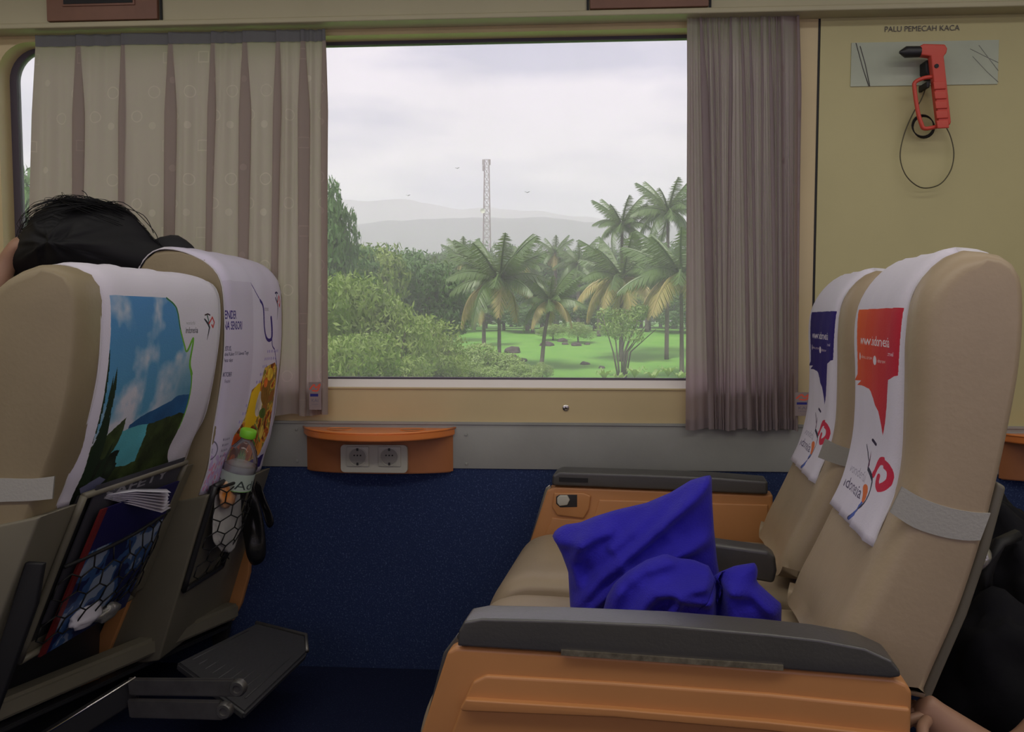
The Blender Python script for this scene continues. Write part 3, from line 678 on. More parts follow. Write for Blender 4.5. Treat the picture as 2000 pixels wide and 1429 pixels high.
def cover(fr, path, va, vb, parent_none, front_mat, back_mat, itop, label, group, off=.006, s_front_near=True, flare=0, curl=.0):
    """cloth strip over the headrest: path = (u,z) from front hem over the top to the back hem; itop = index of the ridge"""
    P = [Vector((a[0], a[1])) for a in path]; n = len(P); NS = 14
    root_l = fr.w(path[itop][0], (va+vb)/2, path[itop][1])
    root = thing('headrest_cover', root_l, label, 'headrest cover', group)
    def pt(i, s):
        a, b = P[max(0, i-1)], P[min(n-1, i+1)]; t = (b-a).normalized(); nr = Vector((t.y, -t.x))*-1
        v = va+(vb-va)*s
        w = .0032*math.sin(s*23+i*.30+2*math.sin(i*.2))*(.4+.6*abs(i-itop)/n) + .0016*math.sin(s*41+i*.3)
        e = min(s, 1-s); drop = -.010*max(0, 1-e/.08)**2                      # edges wrap down the rounded side
        q = P[i] + nr*(off+w+drop)
        return fr.w(q.x, v, q.y)
    out = []
    for (i0, i1, m, nm, fl) in ((0, itop, front_mat, 'front_panel', True), (itop, n-1, back_mat, 'back_panel', False)):
        vs, uv, fs = [], [], []
        L_ = [0]
        for i in range(i0+1, i1+1): L_.append(L_[-1]+(P[i]-P[i-1]).length)
        for i in range(i0, i1+1):
            tt = L_[i-i0]/L_[-1]; v_ = tt if fl else 1-tt
            for k in range(NS+1):
                s = k/NS; vs.append(pt(i, s)); uv.append(((1-s) if fl else s, v_))
        for i in range(i1-i0):
            for k in range(NS): a = i*(NS+1)+k; fs.append((a, a+1, a+NS+2, a+NS+1))
        o = mesh(nm, vs, fs, m, root, True, uv); md = o.modifiers.new('s', 'SOLIDIFY'); md.thickness = .0016; md.offset = 0
        out.append(o)
    # stitched seam along both long edges
    for s in (0, 1): tube('edge_seam', [pt(i, s) for i in range(n)], .0018, M['clothw'], root, 5)
    return root
def band(fr, quads, v, parent, label=None):
    """elastic strap lying on the seat's side: px corner strip (top pts, bottom pts)"""
    top, bot = quads; T = [fr.P(x, y, v) for x, y in spline(top, 4)]; B = [fr.P(x, y, v) for x, y in spline(bot, 4)]
    vs = []
    for a, b in zip(T, B): vs += [a, b, a+fr.V*.003, b+fr.V*.003]
    fs = []
    for i in range(len(T)-1):
        k = 4*i; fs += [(k, k+1, k+5, k+4), (k+2, k+6, k+7, k+3), (k, k+4, k+6, k+2), (k+1, k+3, k+7, k+5)]
    return mesh('elastic_strap', vs, fs, M['strap'], parent, False, label=label)
M['strap'] = mat('white_elastic', (.38,.37,.34,1), .8, bump=.2, bscale=200)
# ---- right pair (facing left, seen from its front)
rp = RF.w(.55, 1.7, 0)
seatR = thing('double_seat', rp, 'tan two-place seat at the right with blue pillows on it', 'seat', 'two-place train seats')
fpx = [(1850,496),(1800,536),(1772,590),(1763,660),(1762,740),(1760,830),(1755,905),(1738,975),(1700,1065),(1655,1155),(1615,1230),(1590,1300)]
bpx = [(1905,489),(1958,500),(1990,540),(1996,620),(1988,720),(1968,830),(1944,940),(1912,1060),(1868,1190),(1820,1300),(1795,1360)]
DV = .50; V0, V1 = 1.27, 1.72
for k, lab in ((0, None), (1, None)):
    br, fu, bu = backrest(RF, fpx, 1.34, bpx, 1.30, 0, V0+DV*k, 1.665+DV*k, seatR, 'tan', conc=.010, r=.05, dep=.034)
    path = resample(spline(fu[:9][::-1] + bu[:8], 5), 70)
    # ridge index = highest point
    it = max(range(len(path)), key=lambda i: path[i][1])
    c = cover(RF, path, 1.335+DV*k, 1.645+DV*k, None, MP['orange'] if k == 0 else MP['navy'], M['clothw'], it,
              'white headrest cover with orange print on the nearer right seat' if k == 0 else 'white headrest cover with navy print on the right seat by the window', None)
    if k == 0: band(RF, ([(1762,950),(1800,972),(1850,990),(1900,1000),(1935,1002)], [(1738,1000),(1785,1030),(1840,1048),(1885,1055),(1915,1055)]), V0-.002, c)
    else: band(RF, ([(1612,856),(1645,872),(1700,885)], [(1598,893),(1640,908),(1700,922)]), V0+DV-.002, c)
# grey shell behind both backrests
for k in (0, 1):
    b2 = RF.pl(bpx[6:], 1.30); sh = [(u+.016, z-.008) for u, z in b2]
    prism('back_shell', RF, [(u+.002,z) for u, z in b2] + sh[::-1], V0+.03+DV*k, 1.64+DV*k, M['shell'], seatR, .006)
def pad(fr, pts, v, w, parent, name='armrest'):
    return prism(name, fr, fr.pl(pts, v), v, v+w, M['pad'], parent, .010, 4)
AV = 1.175
ar = pad(RF, [(893,1262),(896,1232),(906,1214),(940,1208),(1100,1212),(1300,1221),(1500,1238),(1600,1249),(1690,1266),(1742,1290),(1758,1310),(1760,1322),(1740,1325),(1400,1297),(1100,1275)], AV, .062, seatR)
prism('hinge', RF, RF.pl([(1096,1269),(1530,1299),(1530,1309),(1096,1279)], AV-.003), AV-.004, AV+.004, M['hinge'] if 'hinge' in M else M['greymetal'], ar)
sp_ = prism('side_panel', RF, RF.pl([(868,1290),(874,1272),(890,1264),(1100,1277),(1400,1298),(1745,1325),(1772,1336),(1782,1352),(1778,1480),(1740,1760),(740,1760),(800,1500)], AV+.004), AV+.004, AV+.045, M['orange'], seatR, .008)
prism('raised_panel', RF, RF.pl([(905,1370),(925,1328),(950,1316),(1200,1330),(1500,1352),(1776,1380),(1775,1700),(830,1700),(860,1490)], AV+.004), AV-.002, AV+.012, M['orange'], sp_, .005)
prism('panel_rib', RF, RF.pl([(902,1376),(912,1360),(1200,1378),(1500,1403),(1774,1432),(1774,1452),(1500,1420),(1200,1394),(905,1382)], AV-.002), AV-.013, AV+.004, M['orange'], sp_, .008)
prism('edge_trim', RF, RF.pl([(866,1275),(892,1240),(897,1252),(876,1285),(835,1429),(818,1500),(806,1500),(828,1420)], AV+.030), AV+.030, AV+.044, M['greymetal'], seatR, .002)
prism('armrest', RF, RF.pl([(1215,1100),(1215,1058),(1230,1050),(1400,1062),(1500,1076),(1515,1088),(1518,1115),(1512,1140),(1400,1120)], 1.70), 1.70, 1.755, M['pad'], seatR, .010, 4)
arw = prism('armrest', RF, RF.pl([(1077,948),(1079,928),(1092,921),(1250,926),(1400,932),(1500,940),(1500,966),(1300,957)], 2.215), 2.215, 2.30, M['pad'], seatR, .008, 4)
box_p = RF.pl([(1092,932),(1148,934),(1148,942),(1092,940)], 2.213); prism('name_badge', RF, box_p, 2.2125, 2.217, M['black'], arw)
wsp = prism('side_panel', RF, RF.pl([(1068,956),(1085,950),(1300,958),(1510,966),(1510,1260),(1030,1240),(1029,1075)], 2.225), 2.225, 2.285, M['orange'], seatR, .008)
prism('raised_panel', RF, RF.pl([(1078,1010),(1158,1016),(1170,975),(1500,985),(1500,1090),(1062,1100),(1056,1062)], 2.225), 2.221, 2.232, M['orange'], wsp, .004)
prism('button_plate', RF, RF.pl([(1082,962),(1140,962),(1154,968),(1150,995),(1140,1012),(1088,1006),(1078,990)], 2.22), 2.2175, 2.23, M['orange'], wsp, .004)
prism('button_recess', RF, RF.pl([(1086,970),(1092,966),(1127,966),(1127,990),(1094,991),(1086,984)], 2.215), 2.2165, 2.222, M['dark'], wsp, .001)
prism('recline_button', RF, RF.pl([(1088,972),(1093,967),(1108,967),(1113,976),(1108,986),(1093,988),(1088,982)], 2.213), 2.211, 2.222, M['whitebtn'] if 'whitebtn' in M else M['white'], wsp, .003)
prism('edge_trim', RF, RF.pl([(1066,952),(1074,946),(1077,952),(1068,962),(1034,1075),(1028,1075)], 2.23), 2.228, 2.24, M['chrome'], seatR, .001)
for k in (0, 1):
    v = 1.27+DV*k
    cu = RF.pl([(938,1250),(948,1195),(975,1148),(1010,1130),(1060,1127),(1200,1136),(1400,1146),(1560,1160),(1580,1230),(1560,1300),(960,1300)], 1.78)
    loft('seat_cushion', RF, spline(cu, 4, True), v+.0, v+.43, .06, .03, M['tan'], seatR)
u0, _ = RF.p(980, 1250, 1.78); u1, _ = RF.p(1560, 1250, 1.78)
prism('seat_base', RF, [(u0+.03,.16),(u1+.1,.16),(u1+.12,.36),(u0,.36)], 1.26, 2.20, M['shell'], seatR, .01)
prism('pedestal', RF, [(u0+.14,0),(u1-.05,0),(u1-.05,.165),(u0+.14,.165)], 1.45, 2.0, M['dark'], seatR, .01)
# ---- left pair (facing left, seen from behind)
lp = LF.w(-1.1, 1.85, 0)
seatL = thing('double_seat', lp, 'tan two-place seat at the left seen from behind with net pockets', 'seat', 'two-place train seats')
nfp = [(70,524),(20,556),(-20,610),(-55,690),(-80,800),(-105,900),(-140,1010),(-190,1130),(-240,1260),(-270,1400)]
nbp = [(118,517),(165,530),(188,562),(194,620),(191,690),(180,770),(160,850),(132,925),(104,995),(62,1100),(20,1210),(-18,1310)]
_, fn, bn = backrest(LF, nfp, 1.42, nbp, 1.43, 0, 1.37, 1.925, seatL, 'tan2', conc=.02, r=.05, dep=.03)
pathn = resample(spline(fn[:5][::-1] + bn[:9], 5), 70); it = max(range(len(pathn)), key=lambda i: pathn[i][1])
cvL = cover(LF, pathn, 1.435, 1.915, None, M['clothw'], MP['land'], it, 'white headrest cover printed with a lake landscape on the nearer left seat', None, off=.008)
band(LF, ([(-40,936),(0,934),(60,935),(106,930)], [(-40,984),(0,980),(60,978),(102,974)]), 1.366, cvL)
ffp = [(425,507),(395,540),(385,600),(382,700),(372,800),(352,900),(330,1000),(300,1100),(270,1200)]
fbp = [(470,507),(515,524),(540,556),(545,610),(543,690),(534,770),(522,850),(502,920),(480,990),(456,1070),(432,1150),(417,1200)]
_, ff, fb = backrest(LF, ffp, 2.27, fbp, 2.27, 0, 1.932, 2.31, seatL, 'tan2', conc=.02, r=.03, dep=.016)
pathf = resample(spline(ff[:5][::-1] + fb[:8], 5), 70); it = max(range(len(pathf)), key=lambda i: pathf[i][1])
cvF = cover(LF, pathf, 1.934, 2.300, None, M['clothw'], MP['cal'], it, 'white headrest cover printed with a food calendar on the left seat by the window', None, off=.006)
# plastic shells with pocket frames on the backs
def shell(poly, va, vb, name='back_shell', th=.024, i0=8, gap=.004, m='shell'):
    q = poly[i0:]; sh = [(u+th, z+.004) for u, z in q]
    return prism(name, LF, [(u-.13, z-.03) for u, z in q] + sh[::-1], va, vb, M[m], seatL, .006)
shell(bn, 1.362, 1.9275); shell(fb, 1.9285, 2.315, i0=7)
# lookup on the back surface: u as function of z
def u_at(poly, z):
    for a, b in zip(poly[:-1], poly[1:]):
        if (a[1]-z)*(b[1]-z) <= 0 and a[1] != b[1]: return a[0]+(b[0]-a[0])*(z-a[1])/(b[1]-a[1])
    a, b = poly[-2], poly[-1]; return a[0]+(b[0]-a[0])*(z-a[1])/(b[1]-a[1])
def surf(poly, v, z, off): return LF.w(u_at(poly, z)+off, v, z)
def pocket(poly, va, vb, zt_a, zt_b, zb, off, frame_m, hexr, nrm, label_frame=None, sag=.0, bulge=.03):
    fr_ = [(va, zt_a), (vb, zt_b), (vb, zb), (va, zb)]
    pts = [surf(poly, v, z, off) for v, z in fr_]
    pk = mesh('pocket_panel', [surf(poly, v, z, off-.004) for v, z in fr_] + [surf(poly, v, z, off-.012) for v, z in fr_], [(0,1,2,3),(7,6,5,4),(0,4,5,1),(1,5,6,2),(2,6,7,3),(3,7,4,0)], M['pocketdark'], seatL, False)
    vs, fs = [], []
    for i in range(4):
        a, b = fr_[i], fr_[(i+1) % 4]
        tube_geo([surf(poly, a[0]+(b[0]-a[0])*k/8, a[1]+(b[1]-a[1])*k/8, off+.003) for k in range(9)], .0075, 8, vs, fs)
    mesh('pocket_rim', vs, fs, M[frame_m], pk)
    return pk
M['pocketdark'] = mat('pocket_lining', (.014,.014,.015,1), .8)
def net(poly, va, vb, zt_a, zt_b, zb, off, r, parent, bulge=.03, th=.0018, skew=0.0, bottom=None):
    vs, fs = [], []; w = r*math.sqrt(3); seen = set()
    def top(v): return zt_a+(zt_b-zt_a)*(v-va)/(vb-va)
    def pt(a, b):
        z = b+skew*(a-va)
        s = (a-va)/(vb-va); t = (top(a)-z)/max(.01, (zt_a+zt_b)/2-zb)
        bl = bulge*math.sin(PI*min(1, max(0, s)))*math.sin(PI*min(1, max(0, .15+t*.85)))
        return surf(poly, a, z, off+.004+bl), s, z
    rows = int((max(zt_a, zt_b)-zb)/(1.5*r))+6; cols = int((vb-va)/w)+3
    for j in range(-2, rows):
        for i in range(-1, cols):
            cx = va+i*w+(w/2 if j % 2 else 0); cz = zb+j*1.5*r
            cn = [(cx+r*math.sin(PI/3*k), cz+r*math.cos(PI/3*k)) for k in range(6)]
            for k in range(3):
                a, b = cn[k], cn[(k+1) % 6]
                (pa, sa, za), (pb, sb, zb_) = pt(*a), pt(*b)
                if min(sa, sb) < -.02 or max(sa, sb) > 1.02 or min(za, zb_) < zb-.005 or za > top(a[0])+.004 or zb_ > top(b[0])+.004: continue
                if bottom and (za < bottom(a[0]) or zb_ < bottom(b[0])): continue
                tube_geo([pa, pb], th, 5, vs, fs)
    tube_geo([pt(va+(vb-va)*k/12, top(va+(vb-va)*k/12)-skew*(vb-va)*k/12)[0] for k in range(13)], .004, 6, vs, fs)
    return mesh('pocket_net', vs, fs, M['net'], parent, kind='stuff')
zN = lambda py, v=1.43, px=120: LF.p(px, py, v)[1]
# near seat pocket: frame from under the cover down to the base
za, zb_ = LF.p(172, 962, 1.50)[1], LF.p(-20, 1335, 1.43)[1]
shp = bn
OFFN = .026
pkN = pocket(bn, 1.47, 1.86, za+.0, za, zb_+.03, OFFN, 'shell', 0, 0)
ztn = LF.p(100, 1100, 1.50)[1]
net(bn, 1.48, 1.85, ztn, ztn+.03, zb_+.04, OFFN+.012, .030, pkN, bulge=.045)
# far seat pocket
za2 = LF.p(355, 940, 1.99)[1]; zb2 = LF.p(300, 1150, 1.97)[1]
pkF = pocket(fb, 1.942, 2.15, za2, za2+.012, zb2+.01, .026, 'dark', 0, 0)
net(fb, 1.946, 2.147, za2-.003, za2+.012, zb2+.02, .040, .026, pkF, bulge=.05)
# orange trim on the far flank of each seat, base rail, footrest
def strip_px(name, pts, v, w, m, parent, bev=.004): return prism(name, LF, LF.pl(pts, v), v, v+w, m, parent, bev)
strip_px('side_trim', [(262,1075),(275,1090),(262,1150),(205,1290),(180,1345),(148,1352),(160,1310),(225,1170)], 1.915, .02, M['orange'], seatL)
strip_px('side_trim', [(462,1050),(488,1060),(486,1120),(470,1180),(452,1215),(428,1205),(440,1130)], 2.312, .02, M['orange'], seatL)
strip_px('armrest_support', [(440,1185),(452,1200),(440,1260),(415,1262),(410,1215)], 2.29, .02, M['dark'], seatL)
def bar(name, a, b, ra, m, parent): return tube(name, [a, b], ra, m, parent, 10)
def beam(name, a, b, w, h, m, parent, bev=.004):
    a, b = Vector(a), Vector(b); d = (b-a).normalized(); s = d.cross(Vector((0,0,1))).normalized(); u = s.cross(d)
    bm = bmesh.new(); c = []
    for p in (a, b):
        for i, j in ((-1,-1),(1,-1),(1,1),(-1,1)): c.append(bm.verts.new(p + s*(i*w/2) + u*(j*h/2)))
    for f in ((0,1,2,3),(7,6,5,4),(0,4,5,1),(1,5,6,2),(2,6,7,3),(3,7,4,0)): bm.faces.new([c[i] for i in f])
    bmesh.ops.recalc_face_normals(bm, faces=bm.faces)
    if bev: bmesh.ops.bevel(bm, geom=bm.edges[:], offset=bev, segments=2, affect='EDGES')
    return autosmooth(frombm(name, bm, m, parent))
# lower shell under the pockets and the cross rail
zr = bn[-1][1]
beam('cross_rail', LF.P(-60, 1405, 1.45), LF.P(455, 1190, 2.28), .05, .045, M['shell'], seatL, .008)
beam('cross_rail', LF.P(-60, 1450, 1.45), LF.P(440, 1222, 2.28), .03, .012, M['dark'], seatL, .003)
u0 = LF.p(-150, 1400, 1.4)[0]
prism('seat_base', LF, [(u0-.42,.14),(u0+.02,.14),(u0+.04,.40),(u0-.46,.42)], 1.40, 2.30, M['dark'], seatL, .01)
for v in (1.38, 1.90):
    loft('seat_cushion', LF, spline([(u0-.52,.34),(u0-.55,.42),(u0-.48,.47),(u0-.2,.46),(u0+.0,.44),(u0+.03,.36),(u0-.1,.34)], 3, True), v, v+.42, .05, .03, M['tan'], seatL)
prism('pedestal', LF, [(u0-.35,0),(u0-.05,0),(u0-.05,.15),(u0-.35,.15)], 1.6, 2.1, M['dark'], seatL, .01)
for v in (1.325, 2.325):
    prism('armrest', LF, [(u0-.50,.60),(u0-.48,.645),(u0-.05,.635),(u0-.0,.60),(u0-.02,.575),(u0-.48,.575)], v, v+.045, M['pad'], seatL, .008)
    prism('side_panel', LF, [(u0-.50,.20),(u0-.02,.20),(u0-.02,.575),(u0-.46,.575)], v+.006, v+.04, M['orange'], seatL, .006)
strip_px('recline_strap', [(48,1098),(84,1100),(70,1180),(30,1290),(-10,1400),(-50,1400),(0,1250)], 1.372, .012, M['black'], seatL)
# footrest hung from the far half of the left seat
ft = LF.P(560, 1225, 2.05)
foot = [LF.P(600, 1226, 2.17), LF.P(470, 1212, 2.17), LF.P(335, 1290, 1.82), LF.P(470, 1395, 1.72)]
A, B, C_, D_ = [Vector(p) for p in foot]
C_ = LF.P(345, 1292, 1.80); D_ = LF.P(478, 1392, 1.70); A = LF.P(598, 1240, 2.12); B = LF.P(500, 1216, 2.14)
E_ = LF.P(600, 1275, 2.05)
loop = [B, A, E_, D_, C_]
nrm = (A-D_).cross(C_-D_).normalized(); nrm = nrm if nrm.z > 0 else -nrm
bm = bmesh.new(); T = [bm.verts.new(p) for p in loop]; Bt = [bm.verts.new(p-nrm*.022) for p in loop]
bm.faces.new(T); bm.faces.new(Bt[::-1])
for i in range(5): bm.faces.new((T[i], Bt[i], Bt[(i+1) % 5], T[(i+1) % 5]))
bmesh.ops.recalc_face_normals(bm, faces=bm.faces); bmesh.ops.bevel(bm, geom=bm.edges[:], offset=.006, segments=3, affect='EDGES')
M['tread'] = mat('footrest_tread', (.05,.05,.055,1), .5, bump=.3, bscale=90)
fo = autosmooth(frombm('footrest', bm, M['tread'], seatL))
for k in range(9):
    s = .08+.1*k; p0 = C_.lerp(D_, s); p1 = B.lerp(E_, s); p0 = p0.lerp(p1, .12); p1 = p0.lerp(p1, .80)
    tube('tread_rib', [p0+nrm*.001, p1+nrm*.001], .0022, M['tread'], fo, 5)
tube('footrest_edge', [B, A, A.lerp(E_, .9)], .006, M['greymetal'], fo, 8)
for (y, x1, y1) in ((1342,466,1342), (1384,440,1386)):
    a = LF.P(252, y-2, 1.66); b = LF.P(x1-4, y1, 1.62)
    beam('footrest_arm', a, b, .012, .040 if y < 1360 else .044, M['greymetal'], seatL, .004)
    lathe('pivot', LF.P(x1, y1, 1.605), tuple(-LF.V), [(.0,-.006),(.018,-.006),(.018,.006),(.015,.010),(.009,.010),(.008,.007),(0,.007)], M['greymetal'], seatL, 24)
tube('chrome_rod', [LF.P(85,1435,1.40), LF.P(265,1322,1.50)], .0025, M['chrome'], seatL, 6)
beam('footrest_bracket', LF.P(60,1470,1.55), LF.P(262,1345,1.68), .02, .055, M['dark'], seatL)
# ------------------------------------------------------------------ pocket contents
mc = Canvas(300, 500, rgb(30,40,90)); n = mc.noise(5,1); mc.a[n > .5] = rgb(60,95,150); mc.a[n > .62] = rgb(150,165,190); mc.a[mc.Y < .3] = rgb(34,30,84); mc.a[(mc.X < .06)] = rgb(120,40,40)
def card(name, root_lab, cat, poly, va, vb, zt, zb, off, m, lean=.0, thick=.006, group=None, skew=0):
    c = [(va, zt, off+lean), (vb, zt+skew, off+lean), (vb, zb, off), (va, zb, off)]
    P4 = [surf(poly, v, z, o) for v, z, o in c]; base = P4[3]
    t = thing(name, base, root_lab, cat, group)
    pa = mesh('cover', P4[::1] + [p+LF.U*-thick for p in P4], [(0,1,2,3),(7,6,5,4),(0,4,5,1),(1,5,6,2),(2,6,7,3),(3,7,4,0)], m, t, False, uv=[(0,1),(1,1),(1,0),(0,0)]*2)
    return t, P4
ztop = LF.p(172, 985, 1.52)[1]
t1, P4 = card('magazine', 'dark blue magazine standing in the net pocket of the nearer left seat', 'magazine', bn, 1.52, 1.82, ztop-.01, ztop-.33, OFFN+.016, mc.material('magazine_cover', .35, .5), .01)
fc = Canvas(400, 120, rgb(70,70,78)); fc.text('SAFETY', .12, .85, .62, rgb(150,150,158), 1.15, weight=.02)
t2, _ = card('safety_card', 'grey card lettered SAFETY tucked behind the magazine', 'card', bn, 1.50, 1.84, ztop+.045, ztop-.25, OFFN+.004, fc.material('safety_card', .5), .002, .003)
t2.children[0].data.uv_layers[0]
for lp_ in t2.children[0].data.loops:
    uvl = t2.children[0].data.uv_layers[0].data[lp_.index]; uvl.uv = (uvl.uv[0], 1 if uvl.uv[1] > .5 else -5.5)
# loose fanned white pages on the pocket
t = thing('paper_sheaf', LF.P(260, 970, 1.62), 'sheaf of white pages fanned out over the magazine in the nearer pocket', 'papers')
for k in range(7):
    a = LF.P(188, 966+k*.5, 1.545); b = LF.P(325+k*1.5, 955+k*6, 1.70+.008*k); c_ = LF.P(334-k*3, 962+k*6.5, 1.68+.004*k); d_ = LF.P(196, 968+k*.5, 1.535)
    md = (a+b)/2+Vector((0,0,.006)); me_ = (d_+c_)/2+Vector((0,0,.006-.003*k*.3))
    vs = [a, md, b, d_, me_, c_]; o = mesh('page', vs, [(0,1,4,3),(1,2,5,4)], M['paper'], t); m_ = o.modifiers.new('s', 'SOLIDIFY'); m_.thickness = .0006
def blob(name, c, size, m, parent=None, seed=0, amp=.25, sub=4, rot=None, fr=LF, **k):
    bm = bmesh.new(); bmesh.ops.create_icosphere(bm, subdivisions=sub, radius=1)
    for v in bm.verts:
        p = v.co.copy(); nn = mn.noise(p*1.7+Vector((seed*3.1,0,0)))*amp + abs(mn.noise(p*4+Vector((0,seed*2.7,0))))*amp*.6
        q = p*(1+nn); v.co = Vector(c) + fr.U*(q.x*size[0]) + fr.V*(q.y*size[1]) + Vector((0,0,q.z*size[2]))
    return frombm(name, bm, m, parent, True, **k)
pc = surf(fb, 2.045, (za2+zb2)/2+.04, .045)
tag(blob('snack_bag', pc, (.010,.078,.098), M['bag'], loc=pc, seed=2, amp=.18), 'crumpled pale plastic bag in the net pocket of the left window seat', 'bag')
pc2 = surf(fb, 2.00, za2-.030, .045)
tag(blob('orange_wrapper', pc2, (.014,.04,.04), M['orangebag'], loc=pc2, seed=5, amp=.2), 'orange and white wrapper at the top of the far net pocket', 'wrapper')
for (x, y, s, sd_, lab, mm) in ((120,1215,.035,4,'crumpled white wrapper low in the nearer net pocket','paper'), (165,1238,.03,6,'silver wrapper at the bottom right of the nearer net pocket','silver')):
    u_, z_ = LF.p(x, y, 1.58); c_ = surf(bn, 1.62+(x-120)*.002, z_, OFFN+.030)
    tag(blob('wrapper', c_, (.012,s*1.5,s*.6), M[mm], loc=c_, seed=sd_, amp=.35, sub=3), lab, 'wrapper')
# water bottle standing in the far pocket
bx = LF.P(462, 945, 2.03)
bt = thing('water_bottle', bx, 'clear water bottle with bright green cap beside the window-side seat back', 'bottle')
axb = (LF.P(481, 855, 2.03)-LF.P(458, 945, 2.03)).normalized()
bc = LF.P(456, 958, 2.03)
M['plastic'] = glassmat('clear_plastic', .05, (.97,.99,.98,1), df=True); M['water'] = glassmat('water', .34, (.90,.96,.92,1), df=True)
H = (LF.P(481, 850, 2.03)-bc).length
prof = [(0,0),(.030,0),(.042,.010),(.044,.02),(.044,H*.40),(.044,H*.50),(.042,H*.60),(.034,H*.76),(.021,H*.88),(.016,H*.92),(.016,H)]
lathe('bottle_body', bc, axb, prof, M['plastic'], bt, 32)
lathe('water', bc, axb, [(0,.003),(.029,.003),(.040,.011),(.0415,.02),(.0415,H*.50),(0,H*.50)], M['water'], bt, 32)
lathe('cap', bc+axb*(H-.004), axb, [(.0205,0),(.0215,.004),(.0215,.019),(.019,.022),(0,.022)], M['green_cap'], bt, 28)
lb = Canvas(600, 150, rgb(176,190,180)); lb.text('Ades', .14, .86, .72, rgb(60,70,68), .95); lb.text('Ades', .64, .86, .72, rgb(60,70,68), .95); lb.a[lb.Y > .97] = rgb(120,200,80)
a1 = axb.orthogonal().normalized(); b1 = axb.cross(a1); vs, uv, fs = [], [], []
camdir = (O-bc); th0 = math.atan2(camdir.dot(b1), camdir.dot(a1))
for i in range(49):
    an = th0-PI+2*PI*i/48-.9
    for h in (.012, .060): vs.append(bc+axb*h+(a1*math.cos(an)+b1*math.sin(an))*.0446); uv.append((i/48, (h-.012)/.048))
# u must increase left to right as seen from the camera
fs = [(2*i, 2*i+1, 2*i+3, 2*i+2) for i in range(48)]
right = CR; d0 = vs[2*24+2]-vs[2*24-2]
if d0.dot(right) < 0: uv = [(1-u, v) for u, v in uv]
mesh('label', vs, fs, lb.material('bottle_label', .4), bt, True, uv, label='pale paper label')
# black plastic bag hanging next to the bottle
bl = LF.P(495, 1020, 2.33)
t = thing('plastic_bag', bl, 'black plastic bag hanging beside the window-side seat back', 'bag')
def sheet(name, pxs, v, thick, m, parent, fr, wr=.006, seed=0):
    """crumpled sheet filling a px outline, with its own thickness"""
    pts = [fr.p(x, y, v) for x, y in spline(pxs, 5, True)]; cu = sum(p[0] for p in pts)/len(pts); cz = sum(p[1] for p in pts)/len(pts)
    R = 7; vs = []; n = len(pts)
    for sgn in (-1, 1):
        for j in range(R):
            f = 1-j/R*1.0
            for u, z in pts:
                uu, zz = cu+(u-cu)*f, cz+(z-cz)*f; b = math.sqrt(max(0, 1-f**2.5))
                w = wr*mn.noise(Vector((uu*22+seed, zz*9, sgn)))*2*b
                vs.append(fr.w(uu, v+sgn*(thick*b)+w+thick, zz))
        vs.append(fr.w(cu, v+sgn*thick+thick, cz))
    fs = []; blk = R*n+1
    for s_ in (0, 1):
        o = s_*blk
        for j in range(R-1):
            for i in range(n): fs.append((o+j*n+i, o+j*n+(i+1) % n, o+(j+1)*n+(i+1) % n, o+(j+1)*n+i))
        for i in range(n): fs.append((o+(R-1)*n+i, o+(R-1)*n+(i+1) % n, o+R*n))
    for i in range(n): fs.append((i, (i+1) % n, blk+(i+1) % n, blk+i))
    bm = bmesh.new(); bv = [bm.verts.new(p) for p in vs]
    for f in fs:
        if len(set(f)) == len(f): bm.faces.new([bv[i] for i in f])
    bmesh.ops.remove_doubles(bm, verts=bm.verts, dist=1e-6)
    return frombm(name, bm, m, parent, True)
sheet('bag_body', [(462,950),(485,948),(500,975),(512,1030),(515,1085),(500,1105),(482,1098),(470,1040)], 2.20, .014, M['blackbag'], t, LF, .01)
sheet('bag_handle', [(492,942),(505,945),(522,985),(533,1015),(530,1028),(520,1028),(508,990)], 2.225, .006, M['bagtrans'] if 'bagtrans' in M else M['silverdark'] if 'silverdark' in M else M['blackbag'], t, LF, .01, 3)
